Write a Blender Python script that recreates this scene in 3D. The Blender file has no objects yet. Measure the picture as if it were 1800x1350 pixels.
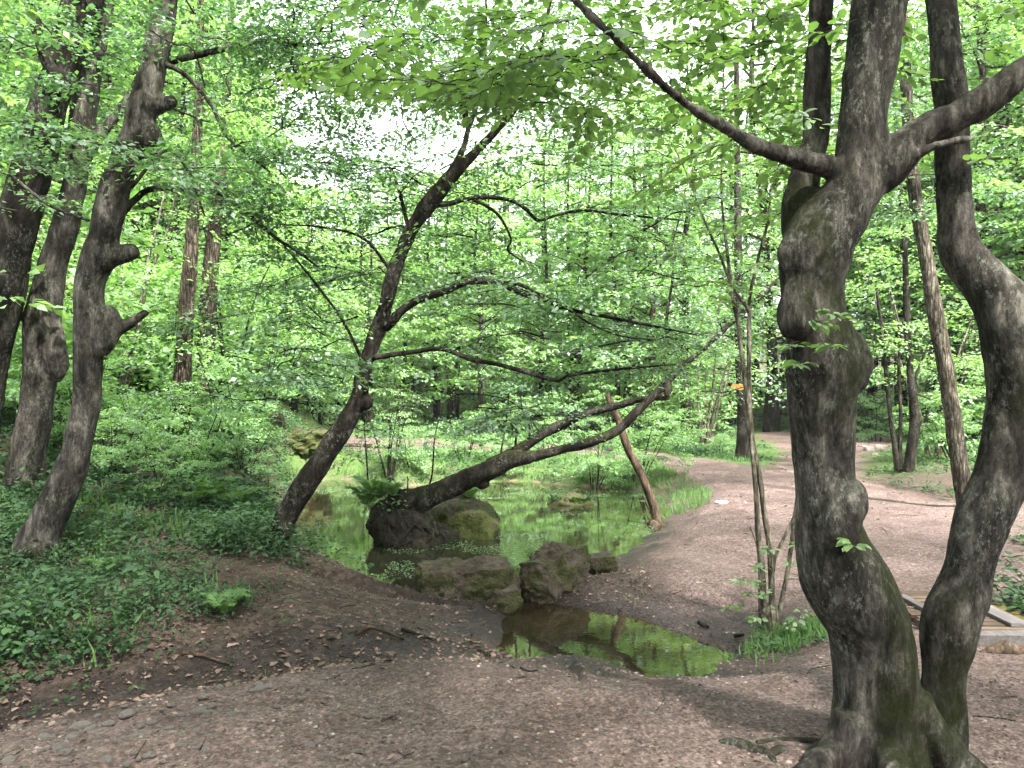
import bpy, math, random
import numpy as np

rng = np.random.default_rng(7)
random.seed(7)
sc = bpy.context.scene
COL = sc.collection
R = math.radians

# ------------------------------------------------------------------ camera
F, HOR, CAMH = 1400.0, 675.0, 1.65          # focal length in photo pixels, horizon row, eye height
cam_d = bpy.data.cameras.new('camera')
cam_d.sensor_width = 36.0
cam_d.lens = F / 1800 * 36.0
cam_d.clip_start = 0.05
cam_d.clip_end = 2000
cam = bpy.data.objects.new('camera', cam_d)
cam.location = (0, 0, CAMH)
cam.rotation_euler = (R(90), 0, 0)
COL.objects.link(cam)
sc.camera = cam

# ------------------------------------------------------------------ sky, sun, exposure
SUN_EL, SUN_AZ = R(54), R(150)               # azimuth measured from +Y towards +X
world = bpy.data.worlds.new('World')
sc.world = world
world.use_nodes = True
wn = world.node_tree
bg = wn.nodes['Background']
sky = wn.nodes.new('ShaderNodeTexSky')
sky.sky_type = 'NISHITA'
sky.sun_disc = False
sky.sun_elevation = SUN_EL
sky.sun_rotation = SUN_AZ
sky.air_density = 1.0
sky.dust_density = 4.0
wmix = wn.nodes.new('ShaderNodeMix')
wmix.data_type = 'RGBA'
wmix.inputs[0].default_value = 0.78
wmix.inputs[7].default_value = (9.0, 9.3, 9.6, 1)     # even cloud veil over the blue
wn.links.new(sky.outputs[0], wmix.inputs[6])
wn.links.new(wmix.outputs[2], bg.inputs[0])
bg.inputs[1].default_value = 0.08
sun_d = bpy.data.lights.new('sun', 'SUN')
sun_d.energy = 5.0
sun_d.angle = R(5)
sun_d.color = (1.0, 0.95, 0.86)
sun = bpy.data.objects.new('sun', sun_d)
sun.rotation_euler = (-(R(90) - SUN_EL), 0, -SUN_AZ)
COL.objects.link(sun)
sc.view_settings.view_transform = 'Standard'
sc.view_settings.look = 'None'
sc.view_settings.gamma = 1.0
sc.view_settings.exposure = 2.55
cy = sc.cycles
cy.max_bounces = 5
cy.diffuse_bounces = 3
cy.glossy_bounces = 3
cy.transmission_bounces = 4
cy.transparent_max_bounces = 6
cy.caustics_reflective = False
cy.caustics_refractive = False
cy.sample_clamp_indirect = 8.0
cy.use_denoising = True
cy.use_adaptive_sampling = True
cy.adaptive_threshold = 0.04
cy.use_light_tree = False

HAZE = 0.0005                                # damp air per metre, built at the end

# ------------------------------------------------------------------ small maths
def PX(x, y, d):
    return np.array([(x - 900) / F * d, d, CAMH - (y - HOR) / F * d])

def sstep(a, b, x):
    t = np.clip((x - a) / (b - a), 0, 1)
    return t * t * (3 - 2 * t)

def _hash(ix, iy, iz, seed):
    h = (ix.astype(np.int64) * 374761393 + iy.astype(np.int64) * 668265263 + iz.astype(np.int64) * 2147483647 + seed * 974711) & 0x7fffffff
    h = ((h ^ (h >> 13)) * 1274126177) & 0x7fffffff
    h = (h ^ (h >> 16)) & 0xffff
    return h / 65535.0

def vnoise(p, scale, seed=0):
    """value noise in -1..1; p is (N,3)"""
    q = np.asarray(p, float) / scale
    i = np.floor(q)
    f = q - i
    f = f * f * (3 - 2 * f)
    i = i.astype(np.int64)
    out = 0
    for dx in (0, 1):
        wx = f[:, 0] if dx else 1 - f[:, 0]
        for dy in (0, 1):
            wy = f[:, 1] if dy else 1 - f[:, 1]
            for dz in (0, 1):
                wz = f[:, 2] if dz else 1 - f[:, 2]
                out = out + wx * wy * wz * _hash(i[:, 0] + dx, i[:, 1] + dy, i[:, 2] + dz, seed)
    return out * 2 - 1

def unit(v):
    return v / np.maximum(np.linalg.norm(v, axis=-1, keepdims=True), 1e-9)

def seg_dist(x, y, a, b):
    ax, ay = a; bx, by = b
    dx, dy = bx - ax, by - ay
    t = np.clip(((x - ax) * dx + (y - ay) * dy) / (dx * dx + dy * dy + 1e-12), 0, 1)
    return np.hypot(x - ax - t * dx, y - ay - t * dy)

def poly_sd(x, y, P):
    """signed distance, negative inside"""
    d = np.full(x.shape, 1e9)
    ins = np.zeros(x.shape, bool)
    n = len(P)
    for k in range(n):
        a, b = P[k], P[(k + 1) % n]
        d = np.minimum(d, seg_dist(x, y, a, b))
        c = ((a[1] > y) != (b[1] > y))
        with np.errstate(divide='ignore', invalid='ignore'):
            xi = (b[0] - a[0]) * (y - a[1]) / (b[1] - a[1] + 1e-12) + a[0]
        ins ^= c & (x < xi)
    return np.where(ins, -d, d)

# ------------------------------------------------------------------ terrain
WATER = -0.25
POND = [(-2.08, 8.58), (-1.41, 7.6), (-.81, 6.95), (-.1, 6.78), (-.05, 6.5), (-.12, 6.2), (-.1, 5.72), (.24, 5.52), (.61, 5.35),
        (.9, 5.22), (1.18, 5.22), (1.5, 5.42), (1.65, 5.65), (1.41, 5.98), (1.05, 6.4), (.71, 6.65), (.3, 6.87), (.15, 7.0),
        (.25, 7.45), (.77, 7.94), (1.1, 8.58), (1.83, 10.2), (2.5, 12.4), (2.7, 13.6), (2.0, 14.4), (1.0, 14.9), (0, 15.6),
        (-1.3, 15.3), (-2.2, 14.6), (-2.9, 15.4), (-3.6, 16.0), (-4.2, 15.0), (-3.6, 13), (-3.1, 10.8), (-2.75, 9.4)]
DITCH = [(-.05, 5.5), (-1.1, 5.02), (-1.63, 4.78), (-2.66, 4.05), (-5.5, 3.0)]
PATH = [(-12, -8), (-12, 1.6), (-5.6, 2.85), (-2.7, 3.95), (-1.66, 4.7), (-1.1, 4.96), (0.0, 5.4), (.5, 6.0), (1.3, 7.0), (1.0, 8.1), (1.35, 8.8),
        (2.1, 10.2), (2.85, 11.6), (3.05, 12.9), (3.1, 15.0), (3.0, 17.2), (1.0, 19.4), (-2.1, 19.3), (-2.5, 16.9), (-3.9, 17.3), (-4.6, 19.6), (-4.4, 21.8), (1.0, 21.3), (3.4, 19.4),
        (4.0, 17.4), (4.5, 16.0), (5.0, 15.7), (5.8, 17.2), (6.75, 20.0), (7.5, 24.3), (8.2, 26.6), (11.5, 28.5), (11.6, 23.5), (9.7, 20.2), (7.7, 17.0), (6.3, 14.4), (5.8, 12.5), (5.9, 11.2),
        (7.6, 10.2), (12, 10.0), (14, 4), (12, -8)]

def noise2(x, y, s, seed):
    return vnoise(np.stack([x, y, np.zeros_like(x)], 1), s, seed)

def height(x, y, fine=True):
    x = np.atleast_1d(np.asarray(x, float)).ravel(); y = np.atleast_1d(np.asarray(y, float)).ravel()
    left = sstep(0, -3.3, x + 1.2 + .28 * np.maximum(y - 9, 0))
    b = left * (0.078 * np.maximum(y - 5.5, 0) + .05 * np.maximum(y - 10, 0) + 0.04 * np.maximum(-x - 3, 0) * sstep(4.0, 7, y))
    b += sstep(-3, -9, x) * 0.26 * np.clip(y - 19, 0, 30) 
    b += 0.11 * np.maximum(y - 29, 0)
    b += 0.03 * np.exp(-((x + 1.6) / 1.0) ** 2 - ((y - 6.5) / .9) ** 2)
    # low bank above the ditch on the left
    b += 0.16 * sstep(-1.0, -2.4, x) * sstep(0.0, 0.9, y - (4.9 + 0.5 * (x + 1.3)))
    # rise under the right-hand grove
    b += 0.16 * sstep(6.6, 8.2, x) * sstep(11, 13, y) * sstep(22, 17, y)
    b += 0.14 * np.exp(-((x - 1.95) / .38) ** 2 - ((y - 5.55) / .38) ** 2)
    b += noise2(x, y, 2.3, 3) * 0.05 * sstep(2, 7, y) + noise2(x, y, .7, 4) * 0.022
    if fine:
        b += noise2(x, y, .26, 5) * 0.016 + noise2(x, y, .085, 6) * 0.009
    dd = np.full(x.shape, 1e9)
    for a, c in zip(DITCH[:-1], DITCH[1:]):
        dd = np.minimum(dd, seg_dist(x, y, a, c))
    b -= 0.12 * np.exp(-(dd / .26) ** 2)
    jx = noise2(x, y, .5, 11) * 0.10 + noise2(x, y, .17, 12) * 0.04
    sd = poly_sd(x, y, POND) + jx
    wide = np.where(x > 0.4, 0.95, np.where(y < 6.6, 1.3, .7))
    k = sstep(0, 1, sd / wide)
    out = WATER + 0.012 + (b - WATER) * (0.12 * np.clip(sd / 0.1, 0, 1) + 0.88 * k) - 0.012 * (1 - np.clip(sd / .05, 0, 1))
    shallow = sstep(7.4, 6.6, y)
    depth = np.clip(-sd * 0.6, 0, 0.5) * (1 - shallow) + np.clip(-sd * 0.25, 0, 0.11) * shallow
    inn = WATER - 0.004 - depth
    return np.where(sd > 0, out, inn)

def h1(x, y):
    return float(height(x, y)[0])

def GP(x, y, dmin=2.5, dmax=60):
    """where the sight line through photo pixel (x, y) meets the ground"""
    d = np.arange(dmin, dmax, 0.02)
    X = (x - 900) / F * d
    Z = CAMH - (y - HOR) / F * d
    g = height(X, d, False)
    g = np.maximum(g, WATER)
    k = np.argmax(Z <= g)
    return np.array([X[k], d[k], g[k]])

# ------------------------------------------------------------------ materials
def mat(name):
    m = bpy.data.materials.new(name)
    m.use_nodes = True
    nt = m.node_tree
    for n in list(nt.nodes):
        nt.nodes.remove(n)
    o = nt.nodes.new('ShaderNodeOutputMaterial')
    return m, nt, o

class NB:
    """tiny node helper"""
    def __init__(s, nt): s.nt = nt
    def n(s, t, **kw):
        x = s.nt.nodes.new(t)
        for k, v in kw.items(): setattr(x, k, v)
        return x
    def link(s, a, b): s.nt.links.new(a, b)
    def coord(s, which='Object', scale=(1, 1, 1)):
        t = s.n('ShaderNodeTexCoord'); m = s.n('ShaderNodeMapping')
        m.inputs['Scale'].default_value = scale
        s.link(t.outputs[which], m.inputs[0]); return m.outputs[0]
    def noise(s, vec, scale, detail=4, rough=.6, dist=0.0):
        x = s.n('ShaderNodeTexNoise'); x.inputs['Scale'].default_value = scale; x.inputs['Detail'].default_value = detail
        x.inputs['Roughness'].default_value = rough; x.inputs['Distortion'].default_value = dist
        if vec is not None: s.link(vec, x.inputs['Vector'])
        return x.outputs['Fac']
    def n_warp(s, vec, scale, amt):
        x = s.n('ShaderNodeTexNoise'); x.inputs['Scale'].default_value = scale; x.inputs['Detail'].default_value = 3; s.link(vec, x.inputs['Vector'])
        m = s.n('ShaderNodeVectorMath'); m.operation = 'MULTIPLY_ADD'; s.link(x.outputs['Color'], m.inputs[0]); m.inputs[1].default_value = (amt, amt, amt); s.link(vec, m.inputs[2])
        return m.outputs[0]
    def vor(s, vec, scale, feature='F1', out='Distance'):
        x = s.n('ShaderNodeTexVoronoi'); x.feature = feature; x.inputs['Scale'].default_value = scale
        if vec is not None: s.link(vec, x.inputs['Vector'])
        return x.outputs[out]
    def ramp(s, fac, stops):
        x = s.n('ShaderNodeValToRGB'); e = x.color_ramp.elements
        while len(e) < len(stops): e.new(0.5)
        for el, (p, c) in zip(e, stops):
            el.position = p; el.color = (c[0], c[1], c[2], 1) if not np.isscalar(c) else (c, c, c, 1)
        s.link(fac, x.inputs[0]); return x.outputs[0]
    def mix(s, f, a, b, blend='MIX'):
        x = s.n('ShaderNodeMix'); x.data_type = 'RGBA'; x.blend_type = blend
        for sock, v in ((x.inputs[0], f), (x.inputs[6], a), (x.inputs[7], b)):
            if hasattr(v, 'links'): s.link(v, sock)
            elif np.isscalar(v): sock.default_value = v
            else: sock.default_value = (v[0], v[1], v[2], 1)
        return x.outputs[2]
    def math(s, op, a, b=0.0, c=None, clamp=False):
        x = s.n('ShaderNodeMath'); x.operation = op; x.use_clamp = clamp
        for k, v in enumerate((a, b) if c is None else (a, b, c)):
            if hasattr(v, 'links'): s.link(v, x.inputs[k])
            else: x.inputs[k].default_value = v
        return x.outputs[0]
    def attr(s, name):
        x = s.n('ShaderNodeAttribute'); x.attribute_name = name; return x.outputs['Fac']
    def bump(s, h, strength, dist, normal=None):
        x = s.n('ShaderNodeBump'); x.inputs['Strength'].default_value = strength; x.inputs['Distance'].default_value = dist
        s.link(h, x.inputs['Height'])
        if normal is not None: s.link(normal, x.inputs['Normal'])
        return x.outputs[0]
    def bsdf(s, color, rough=.8, normal=None, spec=.4):
        x = s.n('ShaderNodeBsdfPrincipled')
        if hasattr(color, 'links'): s.link(color, x.inputs['Base Color'])
        else: x.inputs['Base Color'].default_value = (*color, 1)
        if hasattr(rough, 'links'): s.link(rough, x.inputs['Roughness'])
        else: x.inputs['Roughness'].default_value = rough
        x.inputs['Specular IOR Level'].default_value = spec
        if normal is not None: s.link(normal, x.inputs['Normal'])
        return x.outputs[0]

def bark_material(name, dark, mid, pale, moss=(.05, .07, .012), moss_amt=.5, ridge=0.0, zs=.35, lichen=.5):
    m, nt, o = mat(name); b = NB(nt)
    v = b.coord('Object', (1, 1, zs))
    n1 = b.noise(v, 9, 9, .72, .7)
    n2 = b.noise(b.coord('Object', (1, 1, max(zs, .45))), 60, 6, .75)
    n3 = b.noise(b.coord('Object'), 2.6, 4, .6, .4)
    col = b.ramp(n1, [(.34, dark), (.50, mid), (.64, pale)])
    col = b.mix(.7, col, b.ramp(n2, [(.34, .35), (.5, .98), (.66, 1.65)]), 'MULTIPLY')
    streak = b.noise(b.coord('Object', (1, 1, .22)), 26, 7, .75, .5)
    col = b.mix(.7, col, b.ramp(streak, [(.36, .4), (.5, 1.0), (.64, 1.5)]), 'MULTIPLY')
    col = b.mix(1.0, col, b.ramp(b.noise(b.coord('Object', (1, 1, .5)), 2.6, 7, .75, .9), [(.38, .42), (.50, .98), (.60, 1.6)]), 'MULTIPLY')
    stain = b.ramp(b.noise(b.coord('Object', (1, 1, .42)), 4.2, 10, .72, 1.0), [(.505, 0), (.535, 1)])
    col = b.mix(b.math('MULTIPLY', stain, .6), col, b.mix(1.0, col, (.26, .27, .22), 'MULTIPLY'))
    lm = b.math('MULTIPLY', b.ramp(b.noise(b.coord('Object', (1, 1, .6)), 40, 6, .8), [(.53, 0), (.60, 1)]), b.ramp(n3, [(.46, 0), (.58, 1)]))
    col = b.mix(b.math('MULTIPLY', lm, lichen), col, (.19, .20, .175))
    # moss where noise and the painted moss weight agree
    geo = b.n('ShaderNodeNewGeometry')
    sep = b.n('ShaderNodeSeparateXYZ'); b.link(geo.outputs['Normal'], sep.inputs[0])
    up = b.math('MULTIPLY_ADD', sep.outputs[2], .18, b.math('MULTIPLY', sep.outputs[0], .06))
    mm = b.math('ADD', b.math('ADD', b.noise(b.coord('Object', (1, 1, .55)), 3.4, 6, .7, .5), up), b.math('MULTIPLY', b.attr('moss'), .32))
    mm = b.ramp(mm, [(.62 - .12 * moss_amt, 0), (.78 - .12 * moss_amt, 1)])
    mm = b.math('MULTIPLY', b.math('MULTIPLY', mm, min(1, moss_amt * 1.6)), b.ramp(b.noise(b.coord('Object'), 14, 5, .75), [(.36, .25), (.56, 1)]))
    mcol = b.ramp(b.noise(b.coord('Object'), 55, 4), [(.3, [c * .45 for c in moss]), (.6, moss), (.8, [c * 1.6 for c in moss])])
    col = b.mix(mm, col, mcol)
    hgt = b.math('ADD', b.math('MULTIPLY', n1, .9), b.math('MULTIPLY', n2, .45))
    nm = b.bump(b.math('ADD', hgt, b.math('MULTIPLY', streak, .6)), .8, .015)
    fine = b.noise(b.coord('Object'), 140, 4, .7)
    nm = b.bump(fine, .5, .004, nm)
    if ridge > 0:
        rv = b.vor(b.coord('Object', (1, 1, .13)), 26, 'DISTANCE_TO_EDGE')
        rm = b.ramp(rv, [(0, 0), (.22, 1)])
        col = b.mix(b.math('MULTIPLY', b.math('SUBTRACT', 1.0, rm), .75), col, [c * .3 for c in dark])
        nm = b.bump(rm, ridge, .03, nm)
    b.link(b.bsdf(col, .9, nm, .08), o.inputs[0])
    return m

M = {}
M['bark'] = bark_material('grey_hornbeam_bark', (.014, .0125, .011), (.042, .038, .034), (.104, .097, .087), (.015, .019, .0045), .5)
M['bark_dark'] = bark_material('dark_bark', (.006, .005, .0042), (.016, .0138, .011), (.046, .042, .036), (.012, .016, .005), .5)  # near-black brown bark tones with a little moss
M['bark_red'] = bark_material('furrowed_brown_bark', (.030, .022, .017), (.080, .062, .051), (.125, .102, .086), (.03, .04, .012), .2, .8, .25, .3)
M['bark_pale'] = bark_material('pale_lichened_bark', (.06, .052, .038), (.155, .138, .108), (.28, .26, .21), (.07, .08, .02), .4, .35, .4, .9)
M['bark_slim'] = bark_material('slim_furrowed_bark', (.030, .025, .019), (.080, .068, .054), (.16, .142, .115), (.05, .055, .014), .45, .5, .35, .6)
M['bark_log'] = bark_material('dark_mossy_log_bark', (.007, .006, .005), (.017, .0145, .012), (.045, .04, .033), (.016, .020, .005), .6)
M['wood_pole'] = bark_material('weathered_brown_pole', (.035, .024, .017), (.088, .062, .045), (.13, .10, .078), (.03, .04, .015), .05, 0, .12, .1)

def leaf_material(name, dark, mid, light, trans=.5, rough=.42, spec=.5, noise_scale=.35, sheen=0.0):
    m, nt, o = mat(name); b = NB(nt)
    geo = b.n('ShaderNodeNewGeometry')
    oi = b.n('ShaderNodeObjectInfo')
    w = b.noise(b.coord('Object'), noise_scale, 2)
    f = b.math('ADD', b.math('MULTIPLY', geo.outputs['Random Per Island'], .72), b.math('MULTIPLY', w, .42))
    f = b.math('ADD', f, b.math('MULTIPLY', oi.outputs['Random'], .10))
    col = b.ramp(f, [(.15, dark), (.55, mid), (.95, light)])
    # the underside of a leaf is a little paler
    col2 = b.mix(.35, col, [min(1, c * 1.35 + .02) for c in mid])
    cc = b.mix(geo.outputs['Backfacing'], col, col2)
    p = b.n('ShaderNodeBsdfDiffuse')
    b.link(cc, p.inputs[0])
    t = b.n('ShaderNodeBsdfTranslucent')
    tc = b.mix(1.0, cc, (1.65, 1.72, 1.0), 'MULTIPLY')
    b.link(tc, t.inputs[0])
    m0 = b.n('ShaderNodeMixShader'); m0.inputs[0].default_value = trans
    b.link(p.outputs[0], m0.inputs[1]); b.link(t.outputs[0], m0.inputs[2])
    gl = b.n('ShaderNodeBsdfGlossy'); gl.inputs[0].default_value = (.9, .97, 1.0, 1); gl.inputs['Roughness'].default_value = rough + .22
    mx = b.n('ShaderNodeMixShader'); mx.inputs[0].default_value = .085 * spec
    b.link(m0.outputs[0], mx.inputs[1]); b.link(gl.outputs[0], mx.inputs[2])
    b.link(mx.outputs[0], o.inputs[0])
    return m

M['leaf_near'] = leaf_material('hornbeam_leaf', (.058, .114, .034), (.092, .170, .046), (.140, .230, .062), .5, .42, .8)
M['leaf_mid'] = leaf_material('pondside_leaf', (.036, .086, .040), (.062, .135, .056), (.115, .210, .080), .48, .38, 1.0)
M['leaf_far'] = leaf_material('woodland_leaf', (.070, .152, .054), (.120, .230, .077), (.20, .32, .118), .54, .5, .7, .16)
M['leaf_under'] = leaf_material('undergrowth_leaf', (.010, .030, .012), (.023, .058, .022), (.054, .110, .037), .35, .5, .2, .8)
M['leaf_fern'] = leaf_material('fern_leaf', (.055, .12, .030), (.085, .175, .040), (.125, .225, .055), .45, .5, .5, .8)
M['grass'] = leaf_material('grass_blade', (.045, .105, .028), (.075, .155, .040), (.12, .215, .055), .4, .5, .35, .8)
M['weed'] = leaf_material('pond_weed', (.055, .115, .045), (.085, .16, .062), (.15, .23, .10), .2, .4, .7, 1.2)
M['litter'] = leaf_material('dead_leaf', (.030, .018, .014), (.095, .060, .048), (.26, .185, .155), .1, .75, .2, .8)

def ground_material():
    m, nt, o = mat('forest_soil'); b = NB(nt)
    v = b.coord('Object')
    big = b.noise(v, .55, 5, .6)
    med = b.noise(v, 6, 6, .65)
    fin = b.noise(v, 60, 6, .7)
    vor = b.vor(v, 95); vor2 = b.vor(v, 34)
    # trodden path: mauve-brown grit with pale crumbs
    path = b.ramp(fin, [(.25, (.052, .036, .033)), (.5, (.124, .087, .081)), (.75, (.22, .170, .160))])
    path = b.mix(b.ramp(med, [(.35, 0), (.7, .5)]), path, (.130, .093, .086))
    crumbs = b.math('MULTIPLY', b.ramp(vor, [(.08, 1), (.2, 0)]), b.ramp(b.noise(v, 17, 3), [(.5, 0), (.62, 1)]))
    path = b.mix(b.math('MULTIPLY', crumbs, .75), path, (.30, .25, .23))
    path = b.mix(.75, path, b.ramp(b.vor(v, 62, 'F1', 'Color'), [(.15, .42), (.5, .95), (.85, 1.7)]), 'MULTIPLY')
    path = b.mix(.7, path, b.ramp(b.noise(v, 22, 6, .75), [(.34, .45), (.5, 1.0), (.66, 1.5)]), 'MULTIPLY')
    path = b.mix(b.ramp(big, [(.4, 0), (.65, .35)]), path, (.060, .042, .038))
    path = b.mix(b.ramp(b.noise(v, 2.1, 6, .7, .6), [(.44, 0), (.60, .7)]), path, b.mix(1.0, path, (.55, .50, .47), 'MULTIPLY'))
    # leaf-littered forest floor
    soil = b.ramp(b.vor(v, 26, 'F1', 'Color'), [(.2, (.028, .019, .015)), (.55, (.066, .046, .037)), (.9, (.14, .10, .085))])
    soil = b.mix(.8, soil, b.ramp(b.noise(v, 20, 6, .75), [(.34, .4), (.5, 1.0), (.66, 1.6)]), 'MULTIPLY')
    soil = b.mix(.5, soil, b.ramp(fin, [(.3, (.02, .014, .011)), (.7, (.09, .063, .052))]))
    grassc = b.ramp(fin, [(.3, (.035, .065, .016)), (.6, (.07, .13, .03)), (.8, (.11, .17, .05))])
    col = b.mix(b.attr('pathness'), soil, path)
    col = b.mix(b.math('MULTIPLY', b.attr('grassy'), b.ramp(b.noise(v, 3, 5, .7), [(.35, .35), (.55, 1)])), col, grassc)
    bed = b.ramp(med, [(.3, (.10, .072, .048)), (.7, (.20, .155, .108))])
    col = b.mix(b.attr('bed'), col, bed)
    wet = b.math('MULTIPLY', b.attr('wet'), b.ramp(med, [(.3, .7), (.6, 1)]))
    col = b.mix(wet, col, b.mix(1.0, col, (.27, .255, .27), 'MULTIPLY'))
    rough = b.math('SUBTRACT', .92, b.math('MULTIPLY', wet, .42))
    hgt = b.math('ADD', b.math('MULTIPLY', fin, .6), b.math('MULTIPLY', b.ramp(vor, [(.05, 1), (.3, 0)]), .35))
    hgt = b.math('ADD', hgt, b.math('MULTIPLY', b.ramp(vor2, [(.05, 1), (.4, 0)]), .6))
    nm = b.bump(hgt, 1.0, .02)
    b.link(b.bsdf(col, rough, nm, .3), o.inputs[0])
    return m
M['ground'] = ground_material()

def water_material():
    m, nt, o = mat('pond_water'); b = NB(nt)
    v = b.coord('Object')
    rip = b.math('ADD', b.noise(v, 5, 3, .5), b.math('MULTIPLY', b.noise(v, 26, 2, .5), .25))
    nm = b.bump(rip, .016, .05)
    fr = b.n('ShaderNodeFresnel'); fr.inputs['IOR'].default_value = 1.42; b.link(nm, fr.inputs['Normal'])
    tr = b.n('ShaderNodeBsdfTransparent'); tr.inputs[0].default_value = (.86, .80, .66, 1)
    murk = b.n('ShaderNodeBsdfDiffuse'); murk.inputs[0].default_value = (.020, .022, .012, 1)
    base = b.n('ShaderNodeMixShader'); b.link(b.math('MULTIPLY_ADD', b.attr('depth'), .75, .08), base.inputs[0])
    b.link(tr.outputs[0], base.inputs[1]); b.link(murk.outputs[0], base.inputs[2])
    gl = b.n('ShaderNodeBsdfGlossy'); gl.inputs['Roughness'].default_value = .015; b.link(nm, gl.inputs['Normal'])
    gl.inputs[0].default_value = (.88, .90, .92, 1)
    mx = b.n('ShaderNodeMixShader'); b.link(b.math('MULTIPLY', fr.outputs[0], 1.35, clamp=True), mx.inputs[0])
    b.link(base.outputs[0], mx.inputs[1]); b.link(gl.outputs[0], mx.inputs[2])
    b.link(mx.outputs[0], o.inputs[0])
    return m
M['water'] = water_material()

def stone_material(name, dark, mid, pale, moss, amt, scale=14):
    m, nt, o = mat(name); b = NB(nt)
    v = b.coord('Object')
    n1 = b.noise(v, scale, 7, .7, .4); n2 = b.noise(v, scale * 5, 5, .7); pit = b.vor(v, scale * 2.4)
    col = b.ramp(n1, [(.3, dark), (.52, mid), (.74, pale)])
    col = b.mix(.4, col, b.ramp(n2, [(.3, dark), (.7, pale)]))
    geo = b.n('ShaderNodeNewGeometry'); sep = b.n('ShaderNodeSeparateXYZ'); b.link(geo.outputs['Normal'], sep.inputs[0])
    mm = b.ramp(b.math('ADD', b.noise(v, 5, 5, .7), b.math('MULTIPLY', sep.outputs[2], -.08)), [(.58 - amt * .3, 0), (.70 - amt * .3, 1)])
    col = b.mix(b.math('MULTIPLY', mm, min(1, amt * 1.5)), col, b.ramp(n2, [(.3, [c * .4 for c in moss]), (.7, [c * 1.3 for c in moss])]))
    nm = b.bump(b.math('ADD', n1, b.math('MULTIPLY', b.ramp(pit, [(0, 0), (.5, 1)]), .6)), .8, .02)
    nm = b.bump(n2, .6, .006, nm)
    b.link(b.bsdf(col, .88, nm, .25), o.inputs[0])
    return m
M['rock'] = stone_material('mossy_tuff', (.018, .013, .010), (.058, .044, .034), (.125, .10, .080), (.045, .052, .011), .5)
M['earth'] = stone_material('root_earth', (.004, .0032, .0026), (.013, .010, .008), (.035, .028, .022), (.018, .024, .006), .45, 10)
M['mossearth'] = stone_material('mossy_earth', (.017, .012, .009), (.055, .041, .031), (.11, .086, .066), (.045, .055, .013), .8, 10)
M['cobble'] = stone_material('river_cobble', (.10, .085, .080), (.165, .145, .138), (.25, .225, .215), (.1, .1, .06), .0, 6)
def gravel_material():
    m, nt, o = mat('mixed_gravel'); b = NB(nt)
    geo = b.n('ShaderNodeNewGeometry')
    col = b.ramp(geo.outputs['Random Per Island'], [(.0, (.030, .021, .019)), (.45, (.085, .063, .058)), (.80, (.125, .098, .09)), (.97, (.24, .205, .19))])
    b.link(b.bsdf(col, .85, None, .3), o.inputs[0])
    return m
M['gravel'] = gravel_material()
M['pale_stone'] = stone_material('pale_stone', (.25, .22, .2), (.38, .35, .33), (.5, .47, .45), (.1, .1, .06), .0, 6)

def wood_material(name, dark, mid, pale, axis=0):
    m, nt, o = mat(name); b = NB(nt)
    s = [14, 14, 14]; s[axis] = 1.2
    v = b.coord('Object', tuple(s))
    oi = b.n('ShaderNodeObjectInfo')
    n1 = b.noise(v, 3, 6, .7, .3)
    col = b.ramp(b.math('ADD', n1, b.math('MULTIPLY_ADD', oi.outputs['Random'], .3, -.15)), [(.3, dark), (.55, mid), (.75, pale)])
    b.link(b.bsdf(col, .8, b.bump(n1, .5, .006), .3), o.inputs[0])
    return m
M['plank'] = wood_material('brown_slat', (.035, .022, .015), (.085, .058, .042), (.14, .10, .078))
M['plank_moss'] = wood_material('ochre_mossy_slat', (.035, .027, .006), (.075, .056, .010), (.11, .078, .025))
M['board'] = wood_material('grey_board', (.06, .052, .052), (.105, .093, .094), (.15, .136, .138), 1)
M['sign'] = wood_material('orange_yellow_sign', (.15, .066, .010), (.19, .086, .013), (.22, .105, .018))

# ------------------------------------------------------------------ mesh makers
def mesh_np(name, V, faces, material=None, smooth=False, attrs=None):
    """faces: list of int arrays (n,k)"""
    me = bpy.data.meshes.new(name)
    V = np.asarray(V, np.float32)
    faces = [np.asarray(f, np.int32) for f in faces if len(f)]
    loops = np.concatenate([f.ravel() for f in faces])
    tot = np.concatenate([np.full(len(f), f.shape[1], np.int32) for f in faces])
    st = np.concatenate([[0], np.cumsum(tot)[:-1]]).astype(np.int32)
    me.vertices.add(len(V)); me.vertices.foreach_set('co', V.ravel())
    me.loops.add(len(loops)); me.loops.foreach_set('vertex_index', loops)
    me.polygons.add(len(tot)); me.polygons.foreach_set('loop_start', st); me.polygons.foreach_set('loop_total', tot)
    me.polygons.foreach_set('use_smooth', np.full(len(tot), bool(smooth)))
    for k, a in (attrs or {}).items():
        at = me.attributes.new(k, 'FLOAT', 'POINT'); at.data.foreach_set('value', np.asarray(a, np.float32))
    me.update(calc_edges=True)
    me.validate()
    if material is not None: me.materials.append(material)
    return me

def obj(name, me, parent=None, loc=(0, 0, 0), rot=None, scale=None):
    o = bpy.data.objects.new(name, me)
    COL.objects.link(o)
    o.location = loc
    if rot is not None: o.rotation_euler = rot
    if scale is not None: o.scale = scale
    if parent is not None: o.parent = parent
    return o

def tag(o, label=None, cat=None, group=None, kind=None):
    if label: o['label'] = label
    if cat: o['category'] = cat
    if group: o['group'] = group
    if kind: o['kind'] = kind
    return o

def empty(name, loc, label, cat, group=None):
    e = bpy.data.objects.new(name, None); COL.objects.link(e)
    e.empty_display_size = .1
    e.location = loc
    return tag(e, label, cat, group)

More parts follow.
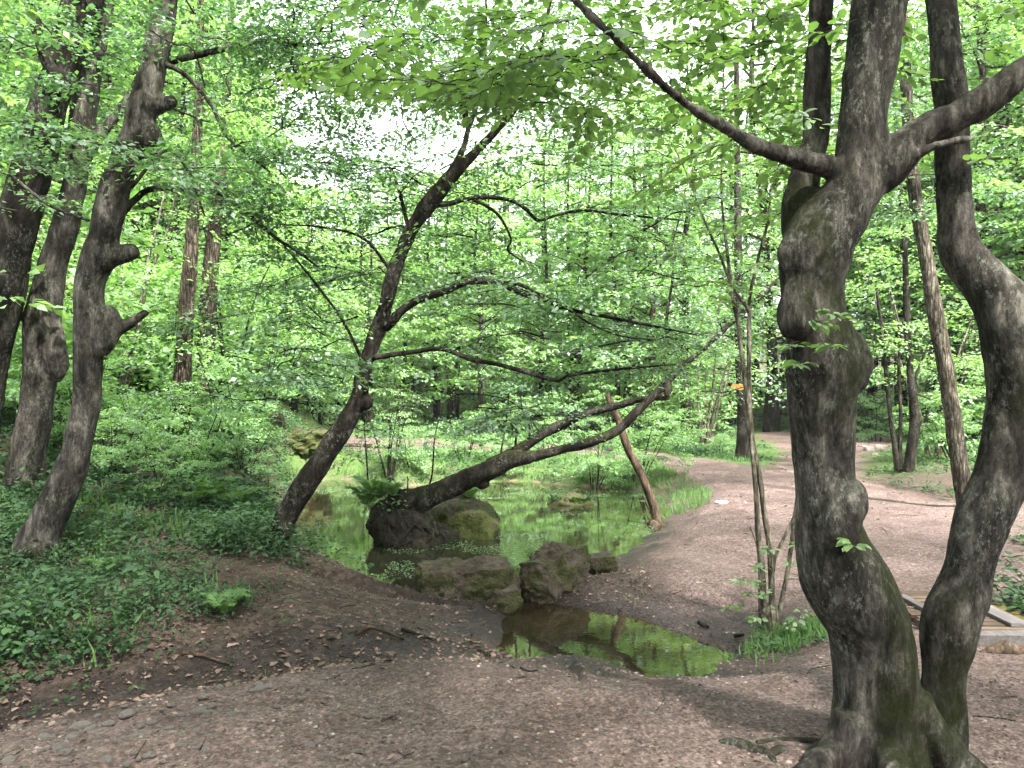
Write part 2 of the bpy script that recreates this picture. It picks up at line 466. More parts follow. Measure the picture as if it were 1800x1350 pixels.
def catmull(P, n):
    P = np.asarray(P, float)
    if len(P) == 2:
        t = np.linspace(0, 1, n)[:, None]; return P[0] * (1 - t) + P[1] * t
    Q = np.vstack([2 * P[0] - P[1], P, 2 * P[-1] - P[-2]])
    seg = np.linalg.norm(np.diff(P[:, :3], axis=0), axis=1); cum = np.concatenate([[0], np.cumsum(seg)])
    u = np.linspace(0, cum[-1], n)
    k = np.clip(np.searchsorted(cum, u, side='right') - 1, 0, len(P) - 2)
    t = ((u - cum[k]) / np.maximum(seg[k], 1e-9))[:, None]
    a, b, c, d = Q[k], Q[k + 1], Q[k + 2], Q[k + 3]
    return .5 * ((2 * b) + (c - a) * t + (2 * a - 5 * b + 4 * c - d) * t * t + (3 * b - a - 3 * c + d) * t ** 3)

def tube(P, n, seg, flute=0.0, lump=0.0, seed=0, twist=1.5, cap=True):
    """P rows are x,y,z,r; returns verts, quads(+caps)"""
    C = catmull(P, n)
    p, r = C[:, :3], np.maximum(C[:, 3], .0008)
    T = unit(np.gradient(p, axis=0))
    U = np.zeros_like(p)
    u = np.cross(T[0], [0.31, -0.9, 0.2]); u /= np.linalg.norm(u)
    for i in range(n):
        u = u - T[i] * np.dot(u, T[i]); u /= max(np.linalg.norm(u), 1e-9); U[i] = u
    W = np.cross(T, U)
    a = np.linspace(0, 2 * np.pi, seg, endpoint=False)
    s = np.concatenate([[0], np.cumsum(np.linalg.norm(np.diff(p, axis=0), axis=1))])[:, None]
    rr = r[:, None] * np.ones((1, seg))
    if flute:
        ph = seed * 1.7
        rr = rr * (1 + flute * (np.sin(3 * a[None] + s * twist + ph) * .6 + np.sin(5 * a[None] - s * twist * .8 + ph * 2) * .4 + np.sin(2 * a[None] + s * .6 + ph) * .4))
    V = p[:, None] + rr[..., None] * (np.cos(a)[None, :, None] * U[:, None] + np.sin(a)[None, :, None] * W[:, None])
    V = V.reshape(-1, 3)
    if lump:
        nn = unit(V - np.repeat(p, seg, 0))
        amp = lump * np.repeat(r, seg)
        V = V + nn * (amp * (vnoise(V, .16, seed) * .6 + vnoise(V, .06, seed + 9) * .3))[:, None]
    i = np.arange(n - 1)[:, None] * seg; j = np.arange(seg)[None]; j2 = (j + 1) % seg
    q = np.stack([i + j, i + j2, i + seg + j2, i + seg + j], -1).reshape(-1, 4)
    faces = [q]
    if cap:
        faces.append(np.arange(seg)[None, ::-1])
        faces.append(((n - 1) * seg + np.arange(seg))[None])
    return V, faces

def merge(parts):
    V, by, off = [], {}, 0
    for v, fs in parts:
        V.append(v)
        for f in fs:
            f = np.asarray(f)
            if len(f): by.setdefault(f.shape[1], []).append(f + off)
        off += len(v)
    return np.vstack(V), [np.vstack(x) for x in by.values()]

LEAF_LO = (np.array([[0, 0, 0], [.45, .34, .07], [1, 0, -.06], [.45, -.34, .07]]), [np.array([[0, 1, 2, 3]])])
LEAF_HI = (np.array([[0, 0, 0], [.20, .27, .03], [.50, .34, .045], [.80, .20, .01], [1.02, 0, -.10], [.80, -.20, .01], [.50, -.34, .045], [.20, -.27, .03], [.28, 0, -.015], [.66, 0, -.03]]),
           [np.array([[8, 9, 2, 1], [8, 7, 6, 9]]), np.array([[0, 8, 1], [0, 7, 8], [9, 3, 2], [9, 4, 3], [9, 5, 4], [9, 6, 5]])])
LEAF_MID = (np.array([[0, 0, 0], [.28, .26, .07], [.72, .22, .05], [1, 0, -.05], [.72, -.22, .09], [.28, -.26, .04]]), [np.array([[0, 1, 2, 3], [0, 3, 4, 5]])])
LITTER = (np.array([[0, 0, .05], [.25, .30, .16], [.75, .24, .10], [1, .05, -.02], [.70, -.30, .20], [.30, -.20, .02]]), [np.array([[0, 1, 2, 3], [0, 3, 4, 5]])])
BLADE = (np.array([[0, .045, 0], [0, -.045, 0], [.55, -.035, .10], [.55, .035, .10], [1, 0, .0]]), [np.array([[0, 1, 2, 3]]), np.array([[3, 2, 4]])])

def leaf_geo(pos, d, nrm, size, tpl=LEAF_LO):
    a = unit(d); n = unit(nrm - a * np.sum(nrm * a, -1, keepdims=True)); b = np.cross(n, a)
    T, fs = tpl
    S = np.asarray(size)[:, None, None]
    V = pos[:, None] + S * (T[None, :, 0, None] * a[:, None] + T[None, :, 1, None] * b[:, None] + T[None, :, 2, None] * n[:, None])
    k = len(T); off = (np.arange(len(pos)) * k)[:, None, None]
    return V.reshape(-1, 3), [(f[None] + off).reshape(-1, f.shape[1]) for f in fs]

def fan(base, d, L, K, size, droop=.25, tilt=.35, wid=.42, g=rng):
    """flat leafy sprays: N bases with directions and lengths, K leaves each"""
    N = len(base)
    d = unit(d); up = np.array([0, 0, 1.])
    lat = unit(np.cross(np.broadcast_to(up, d.shape), d) + g.normal(0, .12, d.shape))
    nn = np.cross(d, lat); nn *= np.sign(nn[:, 2:3] + 1e-6)
    s = g.random((N, K)) ** .75; t = g.uniform(-1, 1, (N, K))
    w = wid * np.sin(np.pi * np.clip(s * .82 + .14, 0, 1))
    Lk = L[:, None]
    pos = base[:, None] + d[:, None] * (s * Lk)[..., None] + lat[:, None] * (t * w * Lk)[..., None]
    pos = pos + nn[:, None] * (g.normal(0, .022, (N, K)))[..., None]
    pos[..., 2] -= droop * (s * s + .5 * np.abs(t) ** 2 * w) * Lk
    ld = d[:, None] * .55 + lat[:, None] * (np.sign(t) * (.35 + .6 * np.abs(t)))[..., None] + g.normal(0, .28, (N, K, 3))
    ld[..., 2] -= .18
    ln = nn[:, None] + g.normal(0, tilt, (N, K, 3))
    sz = size * g.uniform(.5, 1.3, (N, K))
    return pos.reshape(-1, 3), ld.reshape(-1, 3), ln.reshape(-1, 3), sz.ravel()

def twig_lines(base, d, L, droop, r=.003):
    out = []
    for b_, dd, l in zip(base, unit(d), L):
        P = np.array([[*(b_ + dd * l * s - np.array([0, 0, droop * s * s * l])), r * (1 - .75 * s)] for s in (0, .5, 1)])
        out.append(tube(P, 3, 3, cap=False))
    return out

class Tree:
    slim = .9          # traced widths include the soft edge of the outline
    def __init__(s, name, label, base, bark, leafm, cat='tree', group=None, leaf_tpl=LEAF_LO):
        s.e = empty(name, tuple(base), label, cat, group); s.base = np.asarray(base, float)
        s.bark, s.leafm, s.tpl = bark, leafm, leaf_tpl
        s.trunks, s.branches, s.twigs, s.leaves, s.high = [], [], [], [], []
    def trunk(s, spec, d0=None, n=120, seg=28, flute=.07, lump=.12, seed=1):
        P = px_path(spec, d0); P[:, 3] *= s.slim
        s.trunks.append(tube(P, n, seg, flute, lump, seed))
    def branch(s, P, n=40, seg=10, lump=.12, seed=1, flute=0.03):
        s.branches.append(tube(P, n, seg, flute, lump, seed))
    def sprays(s, base, d, L, K, size, droop=.25, twigs=True, **kw):
        s.leaves.append(fan(base, d, L, K, size, droop, **kw))
        if twigs: s.twigs += twig_lines(base, d, L, droop)
    def along(s, P, per_m, L0, L1, K, size, t0=.15, droop=.25, twigs=True, spread=1.0, up=.0, g=rng, back=0.0, **kw):
        """sprays to both sides of a branch"""
        C = catmull(P, 60)[:, :3]
        ln = np.linalg.norm(np.diff(C, axis=0), axis=1).sum()
        n = max(2, int(per_m * ln))
        u = g.uniform(t0, 1, n) * 59; i = np.clip(u.astype(int), 0, 58)
        b = C[i] + (C[i + 1] - C[i]) * (u - i)[:, None]
        T = unit(C[i + 1] - C[i])
        lat = unit(np.cross(T, [0, 0, 1.]) + 1e-6) * np.where(np.arange(n) % 2, 1, -1)[:, None]
        d = T * g.uniform(.2, 1.0, (n, 1)) + lat * g.uniform(.3, 1.1, (n, 1)) * spread + g.normal(0, .18, (n, 3))
        if back: d[:, 1] = np.where(g.random(n) < back, np.abs(d[:, 1]) + .15, d[:, 1])
        d[:, 2] = d[:, 2] * .35 + up + g.normal(0, .12, n)
        s.sprays(b, d, g.uniform(L0, L1, n), K, size, droop, twigs, g=g, **kw)
    def limb(s, p0, p1, r0, sag, per_m, L0, L1, K, size, own=False, **kw):
        p0 = np.asarray(p0, float); p1 = np.asarray(p1, float)
        t = np.linspace(0, 1, 6)[:, None]
        P = p0 + (p1 - p0) * t; P[:, 2] += sag * np.sin(np.pi * t[:, 0])
        P += np.vstack([np.zeros(3), rng.normal(0, .05, (4, 3)) * np.linalg.norm(p1 - p0) * .5, np.zeros(3)])
        P = np.column_stack([P, r0 * (1 - .85 * t[:, 0])])
        (s.branches if own else s.twigs).append(tube(P, 18, 6 if own else 4, cap=False))
        s.along(P, per_m, L0, L1, K, size, **kw)
    def leaf_arrays(s):
        return [np.concatenate(x) for x in zip(*s.leaves)]
    def finish(s, remesh=None, moss=None, own_leaves=0):
        b = s.base
        if s.trunks:
            if remesh:
                V, fs = merge(s.trunks); me = solid(V - b, fs, remesh, s.bark, moss)
                obj('trunk', me, s.e)
            else:
                for v, f in s.trunks: obj('trunk', mesh_np('trunk', v - b, f, s.bark, True), s.e)
        for v, f in s.branches: obj('branch', mesh_np('branch', v - b, f, s.bark, True), s.e)
        if s.twigs:
            V, fs = merge(s.twigs)
            tag(obj('twigs', mesh_np('twigs', V - b, fs, s.bark, True), s.e), kind='stuff')
        if s.leaves:
            pos, d, n, sz = s.leaf_arrays()
            if own_leaves:
                # the leaves that show largest in view become single leaves of the crown
                u = np.abs(pos[:, 0] / np.maximum(pos[:, 1], .1)) < .66; w = np.abs((pos[:, 2] - CAMH) / np.maximum(pos[:, 1], .1)) < .49
                score = np.where(u & w & (pos[:, 1] > 1), sz / np.maximum(pos[:, 1], .5), 0)
                order = np.argsort(-score); own, rest = order[:own_leaves], order[own_leaves:]
            else:
                own, rest = [], np.arange(len(pos))
            V, fs = leaf_geo(pos[rest] - b, d[rest], n[rest], sz[rest], s.tpl)
            crown = tag(obj('crown', mesh_np('crown', V, fs, s.leafm, True), s.e), kind='stuff')
            if len(own):
                lv, lf = leaf_geo(np.zeros((1, 3)), np.array([[1., 0, 0]]), np.array([[0, 0, 1.]]), [1.0], s.tpl)
                lme = mesh_np('leaf', lv, lf, s.leafm, True)
                from mathutils import Matrix
                for k in own:
                    a = unit(d[k]); nn = unit(n[k] - a * np.dot(n[k], a)); bb = np.cross(nn, a)
                    m = Matrix(((a[0], bb[0], nn[0]), (a[1], bb[1], nn[1]), (a[2], bb[2], nn[2])))
                    obj('leaf', lme, crown, tuple(pos[k] - b), m.to_euler(), (float(sz[k]),) * 3)
        if s.high:
            pos, d, n, sz = [np.concatenate(x) for x in zip(*s.high)]
            V, fs = leaf_geo(pos - b, d, n, sz, LEAF_LO)
            tag(obj('crown', mesh_np('crown', V, fs, s.leafm, True), s.e), kind='stuff')
        return s.e

def solid(V, fs, voxel, material, moss=None, smooth_it=3, rough=.006):
    """merge overlapping closed tubes into one skin"""
    me = mesh_np('raw', V, fs)
    o = bpy.data.objects.new('raw', me); COL.objects.link(o)
    m = o.modifiers.new('r', 'REMESH'); m.mode = 'VOXEL'; m.voxel_size = voxel; m.adaptivity = 0
    k = o.modifiers.new('s', 'SMOOTH'); k.iterations = smooth_it; k.factor = .5
    dg = bpy.context.evaluated_depsgraph_get(); dg.update()
    ev = o.evaluated_get(dg)
    me2 = bpy.data.meshes.new_from_object(ev)
    bpy.data.objects.remove(o); bpy.data.meshes.remove(me)
    nv = len(me2.vertices)
    co = np.zeros(nv * 3, np.float32); me2.vertices.foreach_get('co', co); co = co.reshape(-1, 3)
    no = np.zeros(nv * 3, np.float32); me2.vertex_normals.foreach_get('vector', no); no = no.reshape(-1, 3)
    q = co * np.array([1, 1, .3])
    dsp = vnoise(q, .05, 21) * rough + vnoise(q, .02, 22) * rough * .5 + vnoise(q, .11, 24) * rough * 1.1 + vnoise(co, .3, 23) * rough
    co2 = co + no * dsp[:, None]
    me2.vertices.foreach_set('co', co2.astype(np.float32).ravel())
    if moss is not None:
        at = me2.attributes.new('moss', 'FLOAT', 'POINT'); at.data.foreach_set('value', np.asarray(moss(co2, no), np.float32))
    me2.polygons.foreach_set('use_smooth', np.ones(len(me2.polygons), bool))
    me2.materials.clear(); me2.materials.append(material)
    me2.update()
    return me2

def px_path(spec, d0=None):
    """photo-traced centre line: rows (x, y, width px[, distance]) -> x,y,z,r"""
    out = []
    for r in spec:
        d = r[3] if len(r) > 3 else d0
        out.append([*PX(r[0], r[1], d), r[2] * d / F / 2])
    return np.array(out)

def blob(c, r, seed=0, n=20, lump=.25, freq=.15):
    """closed lumpy ellipsoid"""
    th = np.linspace(0, np.pi, n)[1:-1]; ph = np.linspace(0, 2 * np.pi, n * 2, endpoint=False)
    D = np.stack([np.outer(np.sin(th), np.cos(ph)), np.outer(np.sin(th), np.sin(ph)), np.outer(np.cos(th), np.ones_like(ph))], -1).reshape(-1, 3)
    D = np.vstack([D, [0, 0, 1], [0, 0, -1]])
    V = D * np.asarray(r)
    V = V + D * (lump * min(r) * (vnoise(V + 7.3, freq, seed) + .5 * vnoise(V, freq * .4, seed + 5)))[:, None]
    m = 2 * n; k = n - 2
    i = np.arange(k - 1)[:, None] * m; j = np.arange(m)[None]; j2 = (j + 1) % m
    q = np.stack([i + j, i + m + j, i + m + j2, i + j2], -1).reshape(-1, 4)
    jj = np.arange(m); top = np.stack([np.full(m, k * m), jj, (jj + 1) % m], 1); bot = np.stack([np.full(m, k * m + 1), (k - 1) * m + (jj + 1) % m, (k - 1) * m + jj], 1)
    return V + np.asarray(c), [q, np.vstack([top, bot])]

def rockbox(size, seed, n=14, rnd=.35, lump=.07):
    """rough quarried block centred on the origin"""
    g = np.linspace(-1, 1, n)
    V, F_, off = [], [], 0
    for ax in range(3):
        for sgn in (-1, 1):
            a, b = np.meshgrid(g, g, indexing='ij')
            P = np.zeros((n, n, 3)); P[..., ax] = sgn; P[..., (ax + 1) % 3] = a; P[..., (ax + 2) % 3] = b
            i = np.arange(n - 1)[:, None] * n; j = np.arange(n - 1)[None]
            q = np.stack([i + j, i + n + j, i + n + j + 1, i + j + 1], -1).reshape(-1, 4)
            if sgn < 0: q = q[:, ::-1]
            V.append(P.reshape(-1, 3)); F_.append(q + off); off += n * n
    V = np.vstack(V)
    S = unit(V) * np.linalg.norm(np.minimum(1, np.abs(V)), axis=1, keepdims=True) ** .0
    V = V * (1 - rnd) + S * rnd * 1.25
    V = V * np.asarray(size) / 2
    D = unit(V)
    V = V + D * (lump * (vnoise(V, .24, seed) + .7 * vnoise(V, .09, seed + 1) + .5 * vnoise(V, .035, seed + 2)))[:, None]
    return V, F_

# ------------------------------------------------------------------ ground, path, water
def graded(lo, hi, centre_lo, centre_hi, fine, grow):
    a = list(np.arange(centre_lo, centre_hi, fine))
    s = fine
    while a[-1] < hi: s *= grow; a.append(a[-1] + s)
    s = fine
    while a[0] > lo: s *= grow; a.insert(0, a[0] - s)
    return np.array(a)

gx = graded(-90, 90, -3.6, 3.8, .038, 1.055)
gy = graded(-30, 110, 3.0, 8.6, .034, 1.028)
GX, GY = np.meshgrid(gx, gy)
X, Y = GX.ravel(), GY.ravel()
Z = height(X, Y)
psd = poly_sd(X, Y, PATH) + noise2(X, Y, .6, 31) * .16 + noise2(X, Y, .2, 32) * .07
pathness = sstep(.22, -.22, psd)
wsd = poly_sd(X, Y, POND)
dd = np.full(X.shape, 1e9)
for a_, c_ in zip(DITCH[:-1], DITCH[1:]): dd = np.minimum(dd, seg_dist(X, Y, a_, c_))
wet = np.clip(np.maximum(sstep(.75, .1, wsd + noise2(X, Y, .3, 41) * .25) * sstep(12, 9, Y), 1.0 * sstep(.55, .2, dd + noise2(X, Y, .25, 42) * .15)), 0, 1)
wet = np.maximum(wet, .85 * np.exp(-((X - .1) / 1.3) ** 2 - ((Y - 4.85 + noise2(X, Y, .5, 43) * .2) / .5) ** 2))
wet = np.maximum(wet, .5 * np.exp(-((X - 1.5) / .7) ** 2 - ((Y - 6.9) / .8) ** 2))
bed = sstep(WATER + .0, WATER - .03, Z)
grassy = np.clip(sstep(13, 16, Y) * (1 - pathness) * sstep(-9, -4, X), 0, 1) * sstep(60, 30, Y)
ny, nx = GX.shape
ii = np.arange(ny - 1)[:, None] * nx; jj = np.arange(nx - 1)[None]
Q = np.stack([ii + jj, ii + jj + 1, ii + nx + jj + 1, ii + nx + jj], -1).reshape(-1, 4)
on_path = psd[Q].mean(1) < 0
VG = np.column_stack([X, Y, Z])
def sub_sheet(name, sel):
    q = Q[sel]; used = np.unique(q); mp = np.full(len(VG), -1, np.int32); mp[used] = np.arange(len(used))
    me = mesh_np(name, VG[used], [mp[q]], M['ground'], True, {'pathness': pathness[used], 'wet': wet[used], 'bed': bed[used], 'grassy': grassy[used]})
    return obj(name, me)
ground = tag(sub_sheet('ground', ~on_path), kind='structure')
path = tag(sub_sheet('path', on_path), kind='structure')

wx = np.arange(-5.2, 3.8, .15); wy = np.arange(4.4, 17.2, .15)
WX, WY = np.meshgrid(wx, wy)
wq_i = np.arange(len(wy) - 1)[:, None] * len(wx); wq_j = np.arange(len(wx) - 1)[None]
WQ = np.stack([wq_i + wq_j, wq_i + wq_j + 1, wq_i + len(wx) + wq_j + 1, wq_i + len(wx) + wq_j], -1).reshape(-1, 4)
wsdv = poly_sd(WX.ravel(), WY.ravel(), POND)
keep = wsdv[WQ].min(1) < .3
wdepth = np.clip((WATER - height(WX.ravel(), WY.ravel(), False)) / .35, 0, 1)
water = tag(obj('water', mesh_np('water', np.column_stack([WX.ravel(), WY.ravel(), np.full(WX.size, WATER)]), [WQ[keep]], M['water'], True, {'depth': wdepth})), kind='structure')

# ------------------------------------------------------------------ FOREGROUND TREE
D = 3.5
ft_base = np.array([*(PX(1560, 1345, D)[:2]), 0.0]); ft_base[2] = h1(ft_base[0], ft_base[1])
FT = Tree('twin_stemmed_tree', 'big crooked grey tree with two twisting stems from one base, nearest the camera', ft_base, M['bark'], M['leaf_near'], leaf_tpl=LEAF_HI)
FT.trunk([(1552, 1420, 215), (1545, 1345, 185), (1543, 1280, 168), (1541, 1200, 158), (1527, 1100, 155), (1504, 1050, 166), (1478, 1000, 162), (1462, 950, 138), (1455, 900, 118), (1449, 800, 116), (1447, 700, 132),
          (1447, 640, 142), (1441, 595, 130), (1433, 550, 115), (1429, 500, 120), (1432, 450, 140), (1448, 410, 130), (1492, 350, 112), (1512, 300, 102), (1518, 200, 92), (1531, 100, 98), (1543, 0, 104), (1550, -120, 96), (1560, -300, 80), (1600, -600, 60)], D, 220, 48, .045, .07, 3)
FT.trunk([(1432, 470, 70, 3.55), (1408, 415, 68, 3.6), (1402, 365, 62, 3.65), (1414, 310, 58, 3.68), (1431, 255, 50, 3.7), (1435, 200, 49, 3.7), (1438, 100, 46, 3.7), (1442, 0, 47, 3.7), (1446, -150, 44, 3.7), (1450, -500, 34, 3.8)], None, 90, 28, .05, .07, 5)
FT.trunk([(1500, 330, 50, 3.5), (1462, 296, 40, 3.46), (1400, 280, 36, 3.4), (1333, 257, 31, 3.3), (1283, 230, 28, 3.25), (1200, 178, 22, 3.15), (1133, 120, 19, 3.05), (1083, 70, 18, 3.0), (1010, 0, 15, 2.95), (920, -90, 12, 2.9), (800, -190, 8, 2.85)], None, 100, 16, .04, .10, 6)
FT.trunk([(1502, 335, 60, 3.5), (1556, 298, 84, 3.5), (1612, 240, 70, 3.48), (1670, 211, 60, 3.45), (1733, 177, 60, 3.42), (1800, 125, 52, 3.4), (1900, 50, 46, 3.35), (2100, -120, 34, 3.3)], None, 70, 24, .05, .09, 7)
FT.trunk([(1580, 300, 24, 3.44), (1630, 262, 20, 3.38), (1690, 246, 13, 3.36), (1750, 240, 5, 3.34)], None, 30, 10, 0, .2, 8)
FT.trunk([(1640, 1430, 130, 3.55), (1648, 1330, 100, 3.58), (1658, 1200, 82, 3.6), (1668, 1100, 100, 3.6), (1688, 1050, 100, 3.6), (1704, 1000, 90, 3.6), (1713, 950, 93, 3.6), (1732, 900, 97, 3.6), (1757, 850, 93, 3.6), (1768, 800, 90, 3.6), (1783, 700, 96, 3.6), (1788, 620, 112, 3.6), (1786, 565, 130, 3.6),
          (1742, 510, 92, 3.65), (1694, 450, 78, 3.7), (1683, 400, 69, 3.72), (1677, 300, 61, 3.74), (1673, 200, 59, 3.75), (1661, 100, 56, 3.77), (1654, 0, 56, 3.8), (1640, -150, 52, 3.85), (1600, -500, 36, 3.9)], None, 180, 36, .055, .08, 9)
FT.trunk([(1785, 610, 100, 3.6), (1820, 545, 84, 3.55), (1880, 470, 68, 3.5), (1960, 380, 58, 3.45), (2100, 200, 44, 3.4)], None, 50, 24, .05, .08, 10)
# burls, knots and buttresses
for x, y, d, r in ((1497, 640, 3.5, .10), (1398, 545, 3.41, .085), (1396, 440, 3.46, .075), (1484, 905, 3.36, .085), (1415, 380, 3.58, .08), (1500, 885, 3.37, .06), (1470, 920, 3.33, .05)):
    FT.trunks.append(blob(PX(x, y, d), (r, r, r * 1.5), int(x), 12, .3))
for P in ([(1600, 1230, 70), (1640, 1290, 60), (1672, 1345, 50), (1700, 1400, 40)], [(1500, 1260, 70), (1470, 1330, 60), (1440, 1385, 46), (1405, 1420, 30)], [(1540, 1280, 70), (1535, 1350, 70), (1540, 1430, 60)]):
    FT.trunks.append(tube(px_path(P, 3.42), 20, 16, 0, .1, 3))
for P in ([(1490, 1300, 60, 3.45), (1440, 1345, 46, 3.35), (1390, 1372, 30, 3.25), (1340, 1385, 14, 3.2)], [(1650, 1300, 60, 3.5), (1690, 1340, 48, 3.42), (1730, 1365, 34, 3.4), (1790, 1372, 16, 3.4)], [(1560, 1310, 60, 3.4), (1575, 1370, 50, 3.2), (1590, 1440, 30, 3.05)]):
    FT.trunks.append(tube(px_path(P), 22, 14, 0, .12, 5))

def ft_moss(co, no):
    w = co + ft_base
    px = w[:, 0] / w[:, 1] * F + 900; py = HOR + (CAMH - w[:, 2]) / w[:, 1] * F
    m = np.zeros(len(co))
    # mossy flanks: the camera-right side of the lower stem, the crotch, the burl
    for x, y, z, r, a in ((1.62, 3.45, .50, .16, 1.0), (1.70, 3.42, .12, .16, 1.0), (1.60, 3.4, .85, .12, .6), (1.45, 3.42, 1.45, .08, .5), (1.48, 3.45, 1.75, .10, .7), (1.36, 3.4, 2.0, .12, .6), (2.0, 3.5, .55, .16, .6), (1.95, 3.5, .2, .14, .5), (1.25, 3.55, 2.45, .1, .8), (2.25, 3.5, 1.75, .18, .5)):
        m += a * np.exp(-(((w[:, 0] - x) / r) ** 2 + ((w[:, 1] - y) / .3) ** 2 + ((w[:, 2] - z) / (r * 2)) ** 2))
    return np.clip(m - .15, -1, 1)

# sprays of large leaves: limb over the view, then the canopy overhead
def near_spray(g, base, d, L, size, out, tw):
    """alternate leaves along a zigzag twig with side twigs"""
    d = unit(np.asarray(d, float)); lat = unit(np.cross([0, 0, 1.], d)); n0 = unit(np.cross(d, lat))
    n0 = n0 if n0[2] > 0 else -n0
    def run(b, dr, l, sz):
        k = max(3, int(l / (sz * .62)))
        pts = []
        la = unit(np.cross(n0, dr))
        for i in range(k + 1):
            s = i / k
            p = b + dr * l * s + np.array([0, 0, -.22 * s * s * l]) + la * (.012 * (-1) ** i)
            pts.append([*p, .0026 * (1 - .7 * s) * (l / .5 + .4)])
            if i:
                sd = (-1) ** i
                ld = dr * .6 + la * sd * .8 + g.normal(0, .22, 3); ld[2] -= g.uniform(0, .45)
                if i == k: ld = dr + g.normal(0, .15, 3)
                out.append((p + unit(ld) * .008, ld, n0 + g.normal(0, .33, 3), sz * g.uniform(.65, 1.12) * (.75 + .5 * math.sin(math.pi * min(1, s + .15)))))
        tw.append(tube(np.array(pts), len(pts), 4, cap=False))
    run(np.asarray(base, float), d, L, size)
    for s in np.arange(.18, .8, .16):
        sd = 1 if g.random() < .5 else -1
        dr = unit(d * .75 + lat * sd * g.uniform(.55, .95) + np.array([0, 0, -.05]))
        run(base + d * L * s + np.array([0, 0, -.22 * s * s * L]), dr, L * (.55 - .3 * s) * g.uniform(.7, 1.2), size * .92)

g = np.random.default_rng(21)
nl, ntw = [], []
for k in range(200):       # hanging in front of the view from the left-reaching limb
    x = g.uniform(560, 1480) if k < 130 else g.uniform(800, 1480); y = -60 + 410 * g.random() ** 1.1
    if y > 130 + max(0, x - 560) * .34: y *= .5
    d = g.uniform(3.0, 4.6) if x < 1000 else g.uniform(3.7, 5.4)
    p = PX(x + 60, y - 30, d)
    a = g.uniform(0, 2 * np.pi)
    near_spray(g, p, (math.cos(a) - .25, math.sin(a) * .8, g.uniform(-.35, .1)), g.uniform(.28, .55), .062, nl, ntw)
for k in range(20):        # around the upper stems on the right
    x = g.uniform(1440, 1830); y = g.uniform(-60, 330); d = g.uniform(3.1, 5.0)
    a = g.uniform(0, 2 * np.pi)
    near_spray(g, PX(x, y - 20, d), (math.cos(a), math.sin(a) * .8, g.uniform(-.3, .1)), g.uniform(.2, .42), .060, nl, ntw)
for x, y, d, L in ((1415, 560, 3.25, .10), (1440, 540, 3.27, .12), (1400, 600, 3.27, .09), (1470, 608, 3.22, .12), (1418, 632, 3.26, .1), (1505, 945, 3.25, .08)):
    near_spray(g, PX(x, y, d), (g.uniform(-.8, .9), -.5, g.uniform(-.3, .4)), L, .045, nl, ntw)
# limbs and finer foliage of the canopy above the frame
FT.twigs += ntw
FT.leaves.append([np.array([q[0] for q in nl]), np.array([q[1] for q in nl]), np.array([q[2] for q in nl]), np.array([q[3] for q in nl])])
C_PATH = px_path([(1333, 257, 31, 3.3), (1200, 178, 22, 3.15), (1083, 70, 18, 3.0), (920, -90, 12, 2.9), (800, -190, 8, 2.85)])
n = 800                     # unseen crown above the frame, spread wide and dense to shade the foreground
hb = np.column_stack([g.uniform(-6.5, 7.5, n), g.uniform(-7.0, 6.5, n), g.uniform(3.9, 8.5, n)])
hb = hb[(hb[:, 2] - CAMH) > .52 * hb[:, 1]]
ha = g.uniform(0, 2 * np.pi, len(hb))
FT.high.append(fan(hb, np.column_stack([np.cos(ha), np.sin(ha), g.normal(0, .15, len(hb))]), g.uniform(.7, 1.3, len(hb)), 40, .105, g=g))
FT.finish(.0145, ft_moss, 300)


# ------------------------------------------------------------------ LEFT TREES
def rooted(x, y):
    p = GP(x, y); return p, p[1]

b1, d1 = rooted(62, 978)
L1 = Tree('stubby_trunk_tree', 'pale grey trunk with broken branch stubs, rightmost of the three near trees on the bank', b1, M['bark'], M['leaf_mid'])
L1.trunk([(40, 1030, 120), (58, 985, 92), (72, 940, 74), (92, 900, 63), (113, 850, 60), (127, 817, 58), (137, 783, 54), (143, 750, 53), (154, 700, 51), (155, 650, 53), (157, 600, 58), (157, 560, 57), (156, 517, 55), (160, 483, 57), (172, 455, 62), (185, 400, 57), (200, 333, 58),
          (213, 300, 54), (226, 267, 55), (243, 225, 58), (250, 195, 57), (258, 165, 54), (266, 133, 51), (273, 100, 49), (281, 60, 51), (287, 0, 54), (296, -80, 50), (310, -300, 36)], d1, 170, 28, .05, .10, 12)
L1.trunks.append(tube(px_path([(255, 190, 44), (285, 184, 30), (302, 178, 26), (310, 176, 20)], d1), 14, 12, 0, .2, 2))
L1.trunks.append(tube(px_path([(185, 450, 50), (212, 447, 34), (232, 442, 28), (241, 439, 22)], d1), 14, 12, 0, .2, 3))
L1.trunks.append(blob(PX(262, 238, d1 - .05), (.085, .085, .11), 4, 10, .3))
L1.trunks.append(blob(PX(185, 585, d1 - .03), (.12, .12, .2), 5, 10, .3))
L1.trunks.append(tube(px_path([(175, 610, 40), (205, 582, 24), (232, 566, 18), (258, 547, 12)], d1), 20, 10, 0, .15, 4))
L1.trunks.append(tube(px_path([(60, 960, 50), (35, 985, 40), (0, 1010, 26)], d1 - .1), 14, 12, 0, .1, 4))
LB = [([(290, 112, 10), (327, 133, 8), (370, 183, 7), (397, 237, 6), (430, 267, 5), (475, 303, 3)], d1), ([(215, 372, 16), (238, 350, 12), (267, 332, 11), (333, 333, 10), (387, 340, 9), (413, 357, 7), (483, 417, 6), (520, 440, 5), (560, 470, 3)], d1 + .2),
      ([(290, 110, 14), (377, 90, 11), (463, 73, 9), (533, 80, 7), (600, 70, 3)], d1 + .5), ([(230, 330, 8), (290, 265, 6), (330, 300, 5), (360, 380, 3)], d1 - .2)]
